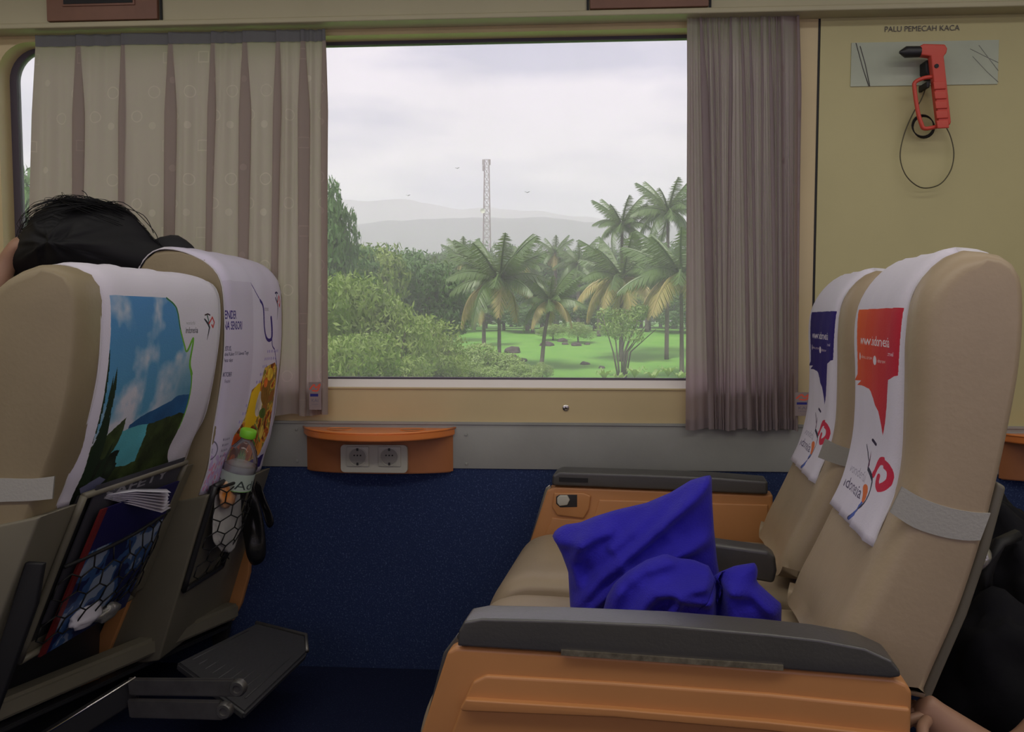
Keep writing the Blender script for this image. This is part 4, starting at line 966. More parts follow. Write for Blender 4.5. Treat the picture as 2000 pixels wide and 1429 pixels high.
# ------------------------------------------------------------------ blue pillows
def pillow(name, pxs, v, thick, label, folds, lean=0, fr=RF, group='blue pillows on the right-hand seat', seed=0):
    out = [fr.p(x, y, v) for x, y in pxs]
    pts = resample([(*p, 0) for p in out]+[(*out[0], 0)], 121)[:-1]; pts = [(p[0], p[1]) for p in pts]
    n = len(pts); zs = [p[1] for p in pts]; cu = sum(p[0] for p in pts)/n; cz = sum(zs)/n; zb = min(zs)
    R = 26; vs, fs = [], []
    fp = [[fr.p(x, y, v) for x, y in f[:-1]]+[f[-1]] for f in folds]
    def ridge(u, z):
        h = 0
        for f in fp:
            amp, wd = f[-1]; P = f[:-1]; best = 9
            for (a, b) in zip(P[:-1], P[1:]):
                dx, dz = b[0]-a[0], b[1]-a[1]; l2 = dx*dx+dz*dz; t = max(0, min(1, ((u-a[0])*dx+(z-a[1])*dz)/l2))
                best = min(best, math.hypot(u-a[0]-t*dx, z-a[1]-t*dz))
            h += amp*2.3*math.exp(-(best/wd)**2)
        return h
    def P3(u, z, b, sgn):
        ww = (.010*mn.noise(Vector((u*11+seed, z*11, sgn*2)))+.006*mn.noise(Vector(((u+z)*34+seed, (u-z)*12, sgn*2))))*b
        d = -sgn*(thick*b) + lean*(z-zb)
        if sgn > 0: d -= ridge(u, z)*min(1, b*1.5)
        return fr.w(u, v+d+ww, z)
    for sgn in (1, -1):
        for j in range(R):
            f = 1-j/R
            for u, z in pts: vs.append(P3(cu+(u-cu)*f, cz+(z-cz)*f, (1-f**1.9)**.55 if f < 1 else 0, sgn))
        vs.append(P3(cu, cz, 1, sgn))
    blk = R*n+1
    for s_ in (0, 1):
        o = s_*blk
        for j in range(R-1):
            for i in range(n): fs.append((o+j*n+i, o+j*n+(i+1) % n, o+(j+1)*n+(i+1) % n, o+(j+1)*n+i))
        for i in range(n): fs.append((o+(R-1)*n+i, o+(R-1)*n+(i+1) % n, o+R*n))
    for i in range(n): fs.append((i, (i+1) % n, blk+(i+1) % n, blk+i))
    bm = bmesh.new(); bv = [bm.verts.new(p) for p in vs]
    for f in fs: bm.faces.new([bv[i] for i in f])
    bmesh.ops.remove_doubles(bm, verts=bm.verts, dist=1e-6)
    c = fr.w(cu, v, zb); root = thing(name, c, label, 'pillow', group)
    o = frombm('pillowcase', bm, M['bluecloth'], root, True)
    return root
pillow('pillow', [(1076,1052),(1082,1040),(1100,1030),(1130,1026),(1160,1014),(1200,1002),(1262,988),(1310,968),(1350,944),(1378,936),(1392,934),(1393,990),(1396,1040),(1402,1100),(1412,1160),(1425,1230),(1300,1262),(1120,1262),(1112,1180),(1108,1120),(1094,1085)], 1.52, .060,
       'large crumpled blue pillow with a pointed corner standing against the middle armrest',
       [[(1120,1180),(1180,1110),(1290,1020),(1385,940),(.016,.012)], [(1130,1130),(1120,1090),(1160,1020),(.012,.012)], [(1150,1180),(1230,1100),(1380,1050),(.014,.013)], [(1200,1060),(1290,990),(.008,.010)], [(1085,1055),(1150,1045),(1190,1030),(.012,.012)]], lean=.10)
pillow('pillow', [(1165,1240),(1185,1165),(1200,1140),(1225,1118),(1262,1096),(1300,1084),(1325,1093),(1355,1096),(1385,1108),(1398,1135),(1404,1165),(1402,1185),(1412,1150),(1402,1132),(1412,1120),(1440,1108),(1478,1102),(1482,1120),(1478,1138),(1500,1158),(1528,1182),(1526,1230),(1520,1262),(1180,1272)], 1.42, .045,
       'lower crumpled blue pillow in front with one corner folded up',
       [[(1190,1160),(1250,1110),(1310,1090),(.010,.010)], [(1230,1200),(1280,1140),(1390,1130),(.014,.012)], [(1404,1110),(1406,1260),(-.030,.010)], [(1300,1200),(1330,1150),(1390,1160),(.010,.010)], [(1420,1140),(1470,1150),(1510,1190),(.012,.010)], [(1190,1200),(1210,1150),(.010,.009)]], lean=.06, seed=4)
# ------------------------------------------------------------------ people
def skin_body(name, joints, edges, m, parent, sub=2):
    me = bpy.data.meshes.new(name); off = rootloc(parent)
    me.from_pydata([tuple(Vector(j[0])-off) for j in joints], edges, []); o = bpy.data.objects.new(name, me); COL.objects.link(o); o.parent = parent
    md = o.modifiers.new('skin', 'SKIN'); md.use_smooth_shade = True
    if not me.skin_vertices: 
        me.attributes
    for i, j in enumerate(joints):
        sv = me.skin_vertices[0].data[i]; r = j[1]; sv.radius = r if isinstance(r, tuple) else (r, r); sv.use_root = (i == 0)
    s = o.modifiers.new('sub', 'SUBSURF'); s.levels = sub; s.render_levels = sub
    dg = bpy.context.evaluated_depsgraph_get(); ev = o.evaluated_get(dg); m2 = bpy.data.meshes.new_from_object(ev)
    o.modifiers.clear(); o.data = m2; m2.materials.clear(); m2.materials.append(m)
    for p in m2.polygons: p.use_smooth = True
    return o
def add_skin_layer(me):
    pass
# helper that grows a skin through bpy.data only
def grow(name, joints, edges, m, parent, sub=2):
    me = bpy.data.meshes.new(name); off = rootloc(parent)
    bm = bmesh.new(); lay = bm.verts.layers.skin.new(); vs = []
    for i, j in enumerate(joints):
        v = bm.verts.new(Vector(j[0])-off); r = j[1]; v[lay].radius = r if isinstance(r, tuple) else (r, r); v[lay].use_root = (i == 0); vs.append(v)
    for a, b in edges: bm.edges.new((vs[a], vs[b]))
    bm.to_mesh(me); bm.free(); o = bpy.data.objects.new(name, me); COL.objects.link(o); o.parent = parent
    md = o.modifiers.new('skin', 'SKIN'); md.use_smooth_shade = True
    s = o.modifiers.new('sub', 'SUBSURF'); s.levels = sub; s.render_levels = sub
    dg = bpy.context.evaluated_depsgraph_get(); ev = o.evaluated_get(dg); m2 = bpy.data.meshes.new_from_object(ev)
    o.modifiers.clear(); o.data = m2; m2.materials.clear(); m2.materials.append(m)
    for p in m2.polygons: p.use_smooth = True
    return o
# passenger in the left pair, head slumped against the backrest
hv = 1.98
hc = LF.P(172, 478, hv)
per = thing('person', LF.w(LF.p(172,478,hv)[0], 2.05, .45), 'person with messy black hair asleep in the left seats, head above the seat backs', 'person')
U, V = LF.U, LF.V
pel = LF.w(LF.p(172,478,hv)[0]-.02, 2.10, .56)
chest = LF.w(LF.p(172,478,hv)[0]+.06, 2.08, .90); neck = hc + U*.03 + V*.02 + Vector((0,0,-.15))
shn, shf = LF.P(180, 590, 1.965), LF.P(330, 500, 2.19)
shn = chest + V*-.14 + Vector((0,0,.05)); shf = chest + V*.12+Vector((0,0,.10))+U*.05
hipn = pel - V*.10; hipf = pel + V*.10
kn = hipn - U*.42 + Vector((0,0,.02)); kf = hipf - U*.42 + Vector((0,0,.02)); an = kn + Vector((0,0,-.44)) - U*.04; af = kf + Vector((0,0,-.44)) - U*.04
eln = shn - U*.20 + Vector((0,0,-.12)); wrn = LF.P(-70, 700, 1.88); elf = shf - U*.08 + Vector((0,0,-.28)); wrf = elf - U*.24 - V*.05
J = [(pel,(.12,.14)),(chest,(.11,.15)),(neck,(.055,.055)),(hc+Vector((0,0,-.08)),(.06,.06)),(shn,.065),(shf,.065),(eln,.045),(wrn,.030),(elf,.045),(wrf,.030),(hipn,.09),(hipf,.09),(kn,.06),(kf,.06),(an,.04),(af,.04),(an-U*.14-Vector((0,0,.03)),.03),(af-U*.14-Vector((0,0,.03)),.03)]
Ed = [(0,1),(1,2),(2,3),(1,4),(1,5),(4,6),(6,7),(5,8),(8,9),(0,10),(0,11),(10,12),(11,13),(12,14),(13,15),(14,16),(15,17)]
grow('body', J, Ed, M['jacket'], per)
# head with face turned left and away
def head(c, k, parent, fwd, m):
    bm = bmesh.new(); bmesh.ops.create_icosphere(bm, subdivisions=4, radius=1)
    up = Vector((0,0,1)); side = fwd.cross(up).normalized()
    for v in bm.verts:
        p = v.co.copy(); x, y, z = p.x, p.y, p.z                             # x forward, y side, z up
        sx = .100*(1-.12*max(0, -z)); sy = .078*(1-.28*max(0, -z)**1.5); sz = .118
        if x > .5: x += .05*math.exp(-((z+.15)/.16)**2-(y/.16)**2)*2.2       # nose
        if x > .4: x -= .05*math.exp(-((z-.08)/.12)**2-((abs(y)-.36)/.16)**2) # eye sockets
        if x > .4: x += .035*math.exp(-((z+.50)/.07)**2-(y/.25)**2)          # lips
        v.co = c + (fwd*(x*sx) + side*(y*sy) + up*(z*sz))*k
    return frombm('head', bm, m, parent, True)
fwd = (-U + Vector((0,0,-.25))).normalized()
hk = 1.12
head(hc + Vector((0,0,-.045)), hk, per, fwd, M['skin'])
for sg in (-1,):
    e = hc + Vector((0,0,-.05)) - V*(.088*sg) - U*(-.01)
    bm = bmesh.new(); bmesh.ops.create_uvsphere(bm, u_segments=12, v_segments=8, radius=1)
    for v in bm.verts: v.co = e + U*(v.co.x*.018) + V*(v.co.y*.009) + Vector((0,0,v.co.z*.032))
    frombm('ear', bm, M['skin'], per, True)
fe, fw = LF.P(-70, 700, 1.86), LF.P(14, 512, 1.93)
grow('forearm', [(fe,.042),(fe.lerp(fw,.5),.036),(fw,(.030,.026)),(fw+LF.U*.03+Vector((0,0,.05)),(.036,.018)),(fw+LF.U*.07+Vector((0,0,.06)),(.024,.012))], [(0,1),(1,2),(2,3),(3,4)], M['skin'], per)
# hair: swollen cap plus strands
outl = [(20,500),(30,478),(45,450),(62,428),(85,405),(110,392),(145,386),(170,397),(190,405),(225,402),(255,418),(280,442),(300,468),(325,492),(325,540),(200,560),(60,550),(15,530)]
hp = [LF.p(x, y, hv) for x, y in outl]; cu = sum(p[0] for p in hp)/len(hp); cz = LF.p(170, 480, hv)[1]
sp = spline(hp, 5, True); R = 10; n = len(sp); vs, fs = [], []
for sgn in (-1, 1):
    for j in range(R):
        f = 1-j/R
        for ii, (uo, zo) in enumerate(sp):
            aa = math.atan2(zo-cz, uo-cu); u = cu+f*((uo-cu)*f+math.cos(aa)*.11*(1-f)); z = cz+f*((zo-cz)*f+math.sin(aa)*.08*(1-f))
            b = math.sqrt(max(0, 1-f*f)); nn = (mn.noise(Vector((u*22, z*22, sgn*5)))*.022+mn.noise(Vector((u*70, z*35, sgn*5)))*.008)*b*min(1, f*2.2)
            vs.append(LF.w(cu+(u-cu)*f, hv+sgn*(.125*b+nn), cz+(z-cz)*f))
    vs.append(LF.w(cu, hv+sgn*.125, cz))
blk = R*n+1
for s_ in (0, 1):
    o = s_*blk
    for j in range(R-1):
        for i in range(n): fs.append((o+j*n+i, o+j*n+(i+1) % n, o+(j+1)*n+(i+1) % n, o+(j+1)*n+i))
    for i in range(n): fs.append((o+(R-1)*n+i, o+(R-1)*n+(i+1) % n, o+R*n))
bm = bmesh.new(); bv = [bm.verts.new(p) for p in vs]
for f in fs: bm.faces.new([bv[i] for i in f])
bmesh.ops.remove_doubles(bm, verts=bm.verts, dist=1e-6)
# strands lying over the cap
bm.verts.ensure_lookup_table(); bm.verts.index_update()
vs = [v.co.copy() for v in bm.verts]; fs = [tuple(v.index for v in f.verts) for f in bm.faces]; bm.free()
rnd = random.Random(3); crown = [LF.p(150, 400, hv), LF.p(215, 405, hv)]
for k in range(420):
    c0 = crown[rnd.random() < .4]; a = rnd.uniform(0, 2*PI)
    uc, zc = c0; pth = []
    L_ = rnd.uniform(.05, .16); out_ = rnd.uniform(.004, .016)
    tgt = rnd.choice(sp[:int(n*.72)]); lat = rnd.uniform(-1, 1)
    for q in range(7):
        t_ = q/6; u_ = uc+(tgt[0]-uc)*t_; z_ = zc+(tgt[1]-zc)*t_
        # push to the cap surface
        d = min(1, math.hypot((u_-cu)/.16, (z_-cz)/.13)); b = math.sqrt(max(0, 1-d*d))
        bulge_ = math.sin(PI*t_)*out_
        vv = hv-(.125*b*abs(lat) + .004)*(1 if lat > 0 else -1)
        pth.append(LF.w(u_+(u_-cu)*bulge_*1.2+rnd.uniform(-.002,.002), vv, z_+(z_-cz)*.02+bulge_*.9))
    tube_geo(pth, lambda s: .0011*(1-.7*s), 3, vs, fs)
for (pts) in ([(165,405),(172,390),(168,378),(160,372)], [(190,405),(240,395),(300,450),(310,480)], [(130,395),(175,384),(185,402)], [(80,412),(105,386),(140,382)], [(230,402),(280,420),(300,455)], [(90,410),(110,390),(150,384)],[(240,430),(250,470),(252,500)],[(210,440),(216,470),(220,505)]):
    tube_geo([LF.P(x, y, hv-.02) for x, y in spline(pts, 5)], .0010, 4, vs, fs)
mesh('hair', vs, fs, M['hair'], per)
blob('hood', LF.P(335, 530, 2.06), (.085,.07,.098), M['jacket'], per, 9, .08, 3)
# arm of the passenger in the row behind, at the lower right corner
pa = RF.P(1840, 1400, 1.32)
per2 = thing('person', RF.w(RF.p(1900,1450,1.3)[0]+.1, 1.32, 0), 'bare forearm of a person seated behind the right seat, lower right corner', 'person')
w0 = RF.P(1786, 1376, 1.30); el = RF.P(1985, 1520, 1.30); shd = RF.P(2250, 1250, 1.36)
J = [(el,.045),(el.lerp(w0,.5),(.036,.036)),(w0.lerp(el,.12),(.023,.030)),(w0,(.018,.034)),(shd,.055)]
grow('arm', J, [(0,1),(1,2),(2,3),(0,4)], M['skinlit'] if 'skinlit' in M else M['skin'], per2)
hand_root = w0
for i in range(5):
    off = (i-2)*.017
    b0 = w0 + RF.V*off*1.0; ln = [.045,.062,.068,.064,.05][i]
    d1 = (-RF.U*.55+Vector((0,0,-.75))).normalized()
    if i == 0: d1 = (-RF.U*.2-RF.V*.9+Vector((0,0,-.4))).normalized()
    J = [(w0+RF.V*off*.6+ (el-w0)*.1, .010),(b0+d1*.02,.0095),(b0+d1*ln,.0085),(b0+d1*ln+Vector((0,0,-.02))+RF.U*.006,.0075),(b0+d1*ln+Vector((0,0,-.036))+RF.U*.016,.0065)]
    grow('finger', J, [(0,1),(1,2),(2,3),(3,4)], M['skin'], per2, 1)
# ------------------------------------------------------------------ clutter behind the right seat
bp = RF.w(1.22, 1.75, 0)
t = thing('backpack', bp, 'bulky black backpack behind the right-hand seat', 'backpack')
blob('bag_body', RF.P(1985, 1270, 1.80), (.16,.24,.33), M['blackcloth'], t, 3, .30, 5, fr=RF)
blob('front_pocket', RF.P(1975, 1360, 1.55), (.12,.10,.17), M['blackcloth'], t, 5, .28, 4, fr=RF)
tube('strap', [RF.P(1930,1200,1.6), RF.P(1925,1120,1.6), RF.P(1950,1060,1.62), RF.P(1985,1045,1.66)], .012, M['black'], t)
sw = RF.P(1906, 1095, 1.45)
tag(sheet('foil_wrapper', [(1884,1100),(1892,1072),(1910,1080),(1920,1058),(1942,1085),(1928,1108),(1905,1122),(1888,1125),(1876,1118)], 1.42, .010, M['silver'], None, RF, .012, 4), 'shiny silver plastic wrapper sticking out of the black bag', 'wrapper')
tag(sheet('paper_wrapper', [(1836,1215),(1846,1205),(1850,1225),(1840,1262),(1826,1278),(1818,1282),(1826,1250)], 1.36, .006, M['silver'], None, RF, .01, 8), 'thin pale wrapper hanging low behind the right seat', 'wrapper')
# ------------------------------------------------------------------ outside
GZ = EYE-5.0
def G(Y): return GZ + min(3.3, max(0, (Y-66)*.0625))       # the field climbs gently away from the line
def gat(px, py):
    Y = 50
    while onY(px, py, Y).z > G(Y) and Y < 300: Y += .5
    return onY(px, py, Y)
M['field'] = mat('rice_field', (.085,.25,.02,1), .9, col2=(.13,.30,.035,1), vscale=.35)
M['fol1'] = mat('foliage_mid', (.125,.20,.035,1), .6, col2=(.20,.27,.06,1), vscale=1.2, transluc=.3, tcol=(.2,.35,.05,1))
M['fol2'] = mat('foliage_dark', (.055,.13,.035,1), .6, col2=(.09,.18,.04,1), vscale=1.2, transluc=.3, tcol=(.1,.22,.05,1))
M['fol3'] = mat('foliage_light', (.17,.27,.07,1), .55, col2=(.26,.36,.12,1), vscale=2, transluc=.3, tcol=(.3,.45,.08,1))
M['palm'] = mat('palm_leaf', (.075,.13,.04,1), .45, col2=(.12,.19,.06,1), vscale=1.5, transluc=.25, tcol=(.2,.3,.06,1))
M['palmdry'] = mat('palm_leaf_dry', (.42,.33,.12,1), .5, col2=(.30,.28,.10,1), vscale=1.5, transluc=.25)
M['bark'] = mat('bark', (.10,.085,.07,1), .9, var=.2, vscale=3)
M['rock'] = mat('rock', (.06,.045,.045,1), .9, var=.3, vscale=2)
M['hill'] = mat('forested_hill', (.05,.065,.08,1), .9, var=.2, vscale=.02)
M['tower'] = mat('tower_steel', (.16,.11,.11,1), .6)
gx = 900
tag(mesh('field', [(x, Y, G(Y)) for Y in (3.2, 66, 119, 1500) for x in (-gx, gx)], [(0,1,3,2),(2,3,5,4),(4,5,7,6)], M['field'], None, False), kind='structure')
# low wavy banks across the field
def ridge_mesh(name, dist, pts, depth, m, zbase=GZ, seg=160, rough=4.0, seed=0):
    """a long hill: crest height profile from px (x,y) seen at distance dist, real slopes front and back"""
    X = [onY(x, y, dist).x for x, y in pts]; Z = [onY(x, y, dist).z for x, y in pts]; vs, fs = [], []; NR = 14
    for i in range(seg+1):
        x = X[0]+(X[-1]-X[0])*i/seg; z = np.interp(x, X, Z)
        for j in range(NR+1):
            t = j/NR*2-1; h = (math.cos(t*PI)+1)/2; y = dist+t*depth
            zz = zbase-1+(z-zbase)*h + rough*mn.noise(Vector((x*.012+seed, y*.012, 0)))*h*1.2 + rough*.5*mn.noise(Vector((x*.05+seed, y*.05, 3)))*h
            vs.append((x, y, zz))
    for i in range(seg):
        for j in range(NR): a = i*(NR+1)+j; fs.append((a, a+NR+1, a+NR+2, a+1))
    return mesh(name, vs, fs, m)
tag(ridge_mesh('hills', 1900, [(-600,470),(-100,430),(400,380),(700,390),(800,392),(900,408),(960,405),(1100,420),(1250,432),(1400,424),(1900,400),(2600,440)], 500, M['hill'], rough=8), kind='structure')
tag(ridge_mesh('hills', 1150, [(-600,500),(200,470),(600,458),(760,430),(830,422),(950,428),(1060,420),(1150,432),(1300,440),(1500,445),(2000,430),(2600,460)], 260, M['hill'], rough=4, seed=5), kind='structure')
# foliage meshes
def foliage(seed, nleaf, lobes, leaf, m, flat=.6, name='foliage'):
    rs = np.random.RandomState(seed); per_ = nleaf//len(lobes); V_ = []; 
    for (cx, cy, cz, rx, ry, rz) in lobes:
        d = rs.normal(size=(per_, 3)); d /= np.linalg.norm(d, axis=1)[:, None]; rad = rs.uniform(.72, 1.04, per_)[:, None]
        rad = rad*(1+.13*np.sin(d[:, :1]*7+seed)*np.cos(d[:, 1:2]*6)+.10*np.sin(d[:, 2:3]*11+cx))
        c = np.array((cx, cy, cz)) + d*rad*np.array((rx, ry, rz))
        nr = d + rs.normal(scale=.55, size=(per_, 3)); nr /= np.linalg.norm(nr, axis=1)[:, None]
        a = np.cross(nr, rs.normal(size=(per_, 3))); a /= np.linalg.norm(a, axis=1)[:, None]; b = np.cross(nr, a)
        s = leaf*rs.uniform(.6, 1.3, per_)[:, None]
        V_.append(np.stack([c-a*s, c+b*s*flat*.5, c+a*s, c-b*s*flat*.5], 1))
    V_ = np.concatenate(V_).reshape(-1, 3); k = len(V_)//4
    me = bpy.data.meshes.new(name); me.vertices.add(len(V_)); me.vertices.foreach_set('co', V_.ravel())
    me.loops.add(len(V_)); me.loops.foreach_set('vertex_index', np.arange(len(V_))); me.polygons.add(k)
    me.polygons.foreach_set('loop_start', np.arange(k)*4); me.polygons.foreach_set('loop_total', np.full(k, 4)); me.update(calc_edges=True)
    me.materials.append(m); return me
def lobes(seed, n, R, H):
    r = random.Random(seed); out = []
    for i in range(n):
        a = r.uniform(0, 2*PI); q = R*math.sqrt(r.random())*.62; z = H*(.35+.5*r.random())*(1-.25*q/R); s = R*r.uniform(.30, .48)
        out.append((q*math.cos(a), q*math.sin(a), z, s, s, s*.8))
    return out
FM = {}
for kx, (mm, lf) in enumerate((('fol1', .050), ('fol2', .055), ('fol3', .045))):
    for q in range(2): FM[(kx, q)] = foliage(10*kx+q, 9000, lobes(5*kx+q, 15, 1.0, 1.6), lf, M[mm])
vs, fs = tube_geo([(0,0,-.2),(.03,.02,.4),(0,.03,.8),(.05,0,1.2)], lambda s: .05*(1-.6*s), 7)
for (dx, dy) in ((.5,.2),(-.45,.3),(.1,-.5),(-.2,-.35)): tube_geo([(0,0,.5),(dx*.6,dy*.6,.85),(dx,dy,1.2)], lambda s: .022*(1-.6*s), 5, vs, fs)
TRM = bpy.data.meshes.new('trunk'); TRM.from_pydata([tuple(v) for v in vs], [], fs); TRM.materials.append(M['bark'])
def tree(p, s, kind, var, label, group, cat='tree', sz=1.0, name='tree'):
    t = thing(name, p, label, cat, group); t.scale = (s, s, s*sz); t.rotation_euler = (0, 0, random.uniform(0, 6))
    for nm, me in (('foliage', FM[(kind, var)]), ('trunk', TRM)):
        o = bpy.data.objects.new(nm, me); COL.objects.link(o); o.parent = t
        if nm == 'foliage': o['kind'] = 'stuff'
    return t
random.seed(11)
def tree_px(px, topy, Y, kind, var, label, group, width=None, base=None, **k):
    """tree whose crown top reaches (px, topy) at distance Y"""
    q = onY(px, topy, Y); base = G(Y) if base is None else base; h = q.z-base; s = width if width else h/1.75
    return tree((q.x, Y, base), s, kind, var, label, group, sz=h/1.75/s, **k)
# the big bushy bank on the left
G1 = 'bushy trees on the bank left of the window view'
for (x, y, Y, w, kd) in ((560,470,32,3.6,0),(640,470,36,3.6,0),(710,505,38,3.0,0),(765,560,36,2.6,0),(690,600,30,2.4,0),(620,600,27,2.4,0),(800,575,44,3.0,0),(845,625,42,2.3,0),(770,660,33,2.0,0),(480,480,34,4.5,0),(385,480,40,5,0),(870,665,40,1.6,0)):
    tree_px(x, y, Y, kd, int(x) % 2, 'leafy mid-green tree on the near bank at the left of the view', G1, w)
G2 = 'darker trees behind the left bank'
for (x, y, Y, w, kd) in ((630,400,64,5.5,1),(690,415,70,5,0),(745,440,74,5,1),(800,462,80,5,1),(850,490,78,4.6,1),(560,440,66,6,1),(450,430,70,6,1),(300,420,75,7,1)):
    tree_px(x, y, Y, kd, int(x) % 2, {630:'tall dark tree behind the near bank, at the left edge of the view',690:'mid-green tree behind the near bank, second from the left edge',745:'dark tree behind the middle of the near bank',800:'dark tree behind the right slope of the near bank',850:'dark tree left of the central palms, at the foot of the bank'}.get(x, 'dark tree hidden behind the left curtain'), G2, w)
t = tree_px(645, 300, 58, 1, 0, 'tall thin-crowned tree at the left edge of the window view', None, 2.6); 
for o in t.children:
    if o['kind'] == 'stuff' if 'kind' in o else False: pass
G3 = 'far tree line beyond the field'
for i in range(26):
    x = 560+i*36+random.uniform(-12, 12); y = 462+random.uniform(-14, 22)
    tree_px(x, y, 170+random.uniform(-25, 35), 1, i % 2, 'dark tree in the far tree line beyond the field', G3, random.uniform(8.5, 12))
G4 = 'trees at the edge of the rice field'
for i, x in enumerate((880,925,985,1040,1100,1160,1210,1270,1330,1390,1450)):
    tree_px(x, 530+random.uniform(-20, 55), 124+random.uniform(-8, 14), (1, 0, 1)[i % 3], i % 2, 'rounded tree at the far edge of the rice field', G4, random.uniform(5, 6.5))
for i in range(8): tree_px(1480+i*70, 470+random.uniform(-30,30), 130, 1, i % 2, 'tree beyond the right curtain', 'trees hidden beyond the right curtain', 8)
for i in range(5): tree_px(-60+i*75, (250,300,260,380,420)[i], 45, 1, i % 2, 'tree glimpsed through the left end of the window', 'trees beyond the left curtain', 5)
# light shrubs in front
G5 = 'light green shrubs below the window view'
for (x, y, Y, w) in ((930,655,46,2.6),(905,690,44,1.9),(985,672,47,2.2),(1010,700,45,1.7),(955,705,43,1.7),(1035,715,46,1.2)):
    tree_px(x, y, Y, 2, int(x) % 2, 'pale green leafy shrub in front of the rice field', G5, w, cat='shrub', name='shrub', base=onY(x, 770, Y).z)
for (x, y, Y, w) in ((1060,700,64,1.0),(1130,622,100,2.5),(1080,628,104,2.5)):
    tree_px(x, y, Y, 2, 0, 'small bright shrub at the edge of the rice field', 'small shrubs at the field edge', w, cat='shrub', name='shrub')
# slim young tree with many stems
q = gat(1215, 742); t = thing('tree', q, 'slim young tree with several thin stems in the rice field', 'tree')
k_ = q.y/F
vs, fs = [], []; rnd = random.Random(5)
for i in range(8):
    dx = rnd.uniform(-1,1); tube_geo([(q.x+dx*.3, q.y, q.z), (q.x+dx*.8, q.y+rnd.uniform(-.5,.5), q.z+55*k_), (q.x+dx*2.4+.7, q.y+rnd.uniform(-1,1), q.z+rnd.uniform(95,125)*k_)], lambda s: .10*(1-.7*s), 5, vs, fs)
mesh('stem', vs, fs, M['bark'], t)
lo = [(rnd.uniform(-1.5,2.6), rnd.uniform(-1,1), rnd.uniform(85,135)*k_, .8, .8, .6) for i in range(14)]
me = foliage(77, 3200, lo, .16, M['fol3']); o = bpy.data.objects.new('foliage', me); COL.objects.link(o); o.parent = t; o['kind'] = 'stuff'
# palms
def frond_mesh(seed, L_, droop, m, name='frond'):
    r = random.Random(seed); vs, fs = [], []; pts = []
    for i in range(15):
        s = i/14; pts.append(Vector((L_*s*(1-.18*droop*s), 0, L_*(.42*s-droop*s*s))))
    tube_geo(pts, lambda s: .035*(1-.8*s), 4, vs, fs)
    for i in range(52):
        s = .08+.92*i/52; j = min(13, int(s*14)); f = s*14-j; p = pts[j].lerp(pts[j+1], f) if j < 14 else pts[14]; tn = (pts[min(14, j+1)]-pts[max(0, j)]).normalized()
        ll = L_*.30*math.sin(PI*(.18+.80*s))**.6*r.uniform(.8, 1.1)
        for sg in (-1, 1):
            d = (Vector((0, sg, 0))*.75 + tn*.55 + Vector((0,0,-.55-r.uniform(0,.4)))).normalized(); b0 = len(vs); w = tn*.0085
            vs += [p-w, p+w, p+d*ll*.6+w*.8, p+d*ll, p+d*ll*.6-w*.8]; fs.append((b0, b0+1, b0+2, b0+3, b0+4))
    me = bpy.data.meshes.new(name); me.from_pydata([tuple(v) for v in vs], [], fs); me.materials.append(m); return me
FR = [frond_mesh(1, 1, .25, M['palm']), frond_mesh(2, 1, .55, M['palm']), frond_mesh(3, 1, .95, M['palm']), frond_mesh(4, 1, .75, M['palmdry'])]
def palm(cx, cy, Y, r_px, lean_px, label, group, nf=30, dry=3, seed=0):
    c = onY(cx, cy, Y); base = Vector((c.x+lean_px*Y/F, Y, G(Y))); Lf = r_px*Y/F*1.18; r = random.Random(seed)
    t = thing('palm_tree', base, label, 'palm tree', group)
    mid = base.lerp(c, .5)+Vector((lean_px*Y/F*.15, 0, 0)); pth = [base, base.lerp(mid, .5), mid, mid.lerp(c, .5), c]
    tube('trunk', spline([tuple(p) for p in pth], 4), lambda s: .26*(1-.4*s)*max(.8, Y/90), M['bark'], t, 8)
    blob('crown_heart', c, (.35,.35,.45), M['bark'], t, seed, .2, 2)
    for i in range(nf):
        lvl = i/nf; az = i*2.4+r.uniform(-.2,.2); k = 0 if lvl < .4 else (1 if lvl < .72 else 2)
        if i >= nf-dry: k = 3
        o = bpy.data.objects.new('frond', FR[k]); COL.objects.link(o); o.parent = t
        o.location = c-base; el = (.85-1.5*lvl)
        o.rotation_euler = (r.uniform(-.25,.25), -el*.9, az); sc_ = Lf*r.uniform(.85, 1.08); o.scale = (sc_, sc_, sc_)
    return t
PG = None
pl_ = [(975,548,72,104,0,'coconut palm with a wide crown in the centre of the view, before the mast',26,5),
       (1075,588,72,66,-18,'coconut palm with a leaning trunk standing left of the small tree',22,4),
       (1215,545,80,98,0,'coconut palm with pale dry fronds right of centre',24,7),
       (1330,540,66,112,4,'coconut palm with golden fronds at the right edge of the view',26,7)]
for i, (x, y, Y, r, ln_, lb_, nf, dr) in enumerate(pl_): palm(x, y, Y, r, ln_, lb_, None, nf, dr, i)
for i, (x, y, Y, r) in enumerate(((1215,440,84,62),(1305,415,82,72))): palm(x, y, Y, r, 0, ('tall palm with a windblown crown beside the right palm group', 'tallest palm at the right, partly behind the curtain')[i], None, 22, 0, 20+i)
for i, (x, y, Y, r) in enumerate(((880,560,100,58),(905,508,115,52),(845,540,120,50),(1030,520,125,48),(1130,515,120,50),(1085,495,140,44),(1170,560,110,46),(945,600,95,48),(1265,500,118,52),(1390,500,100,70))):
    palm(x, y, Y, r, 0, 'smaller palm among the trees beyond the field', 'palms among the trees beyond the field', 16, 2 if i % 2 else 0, 40+i)
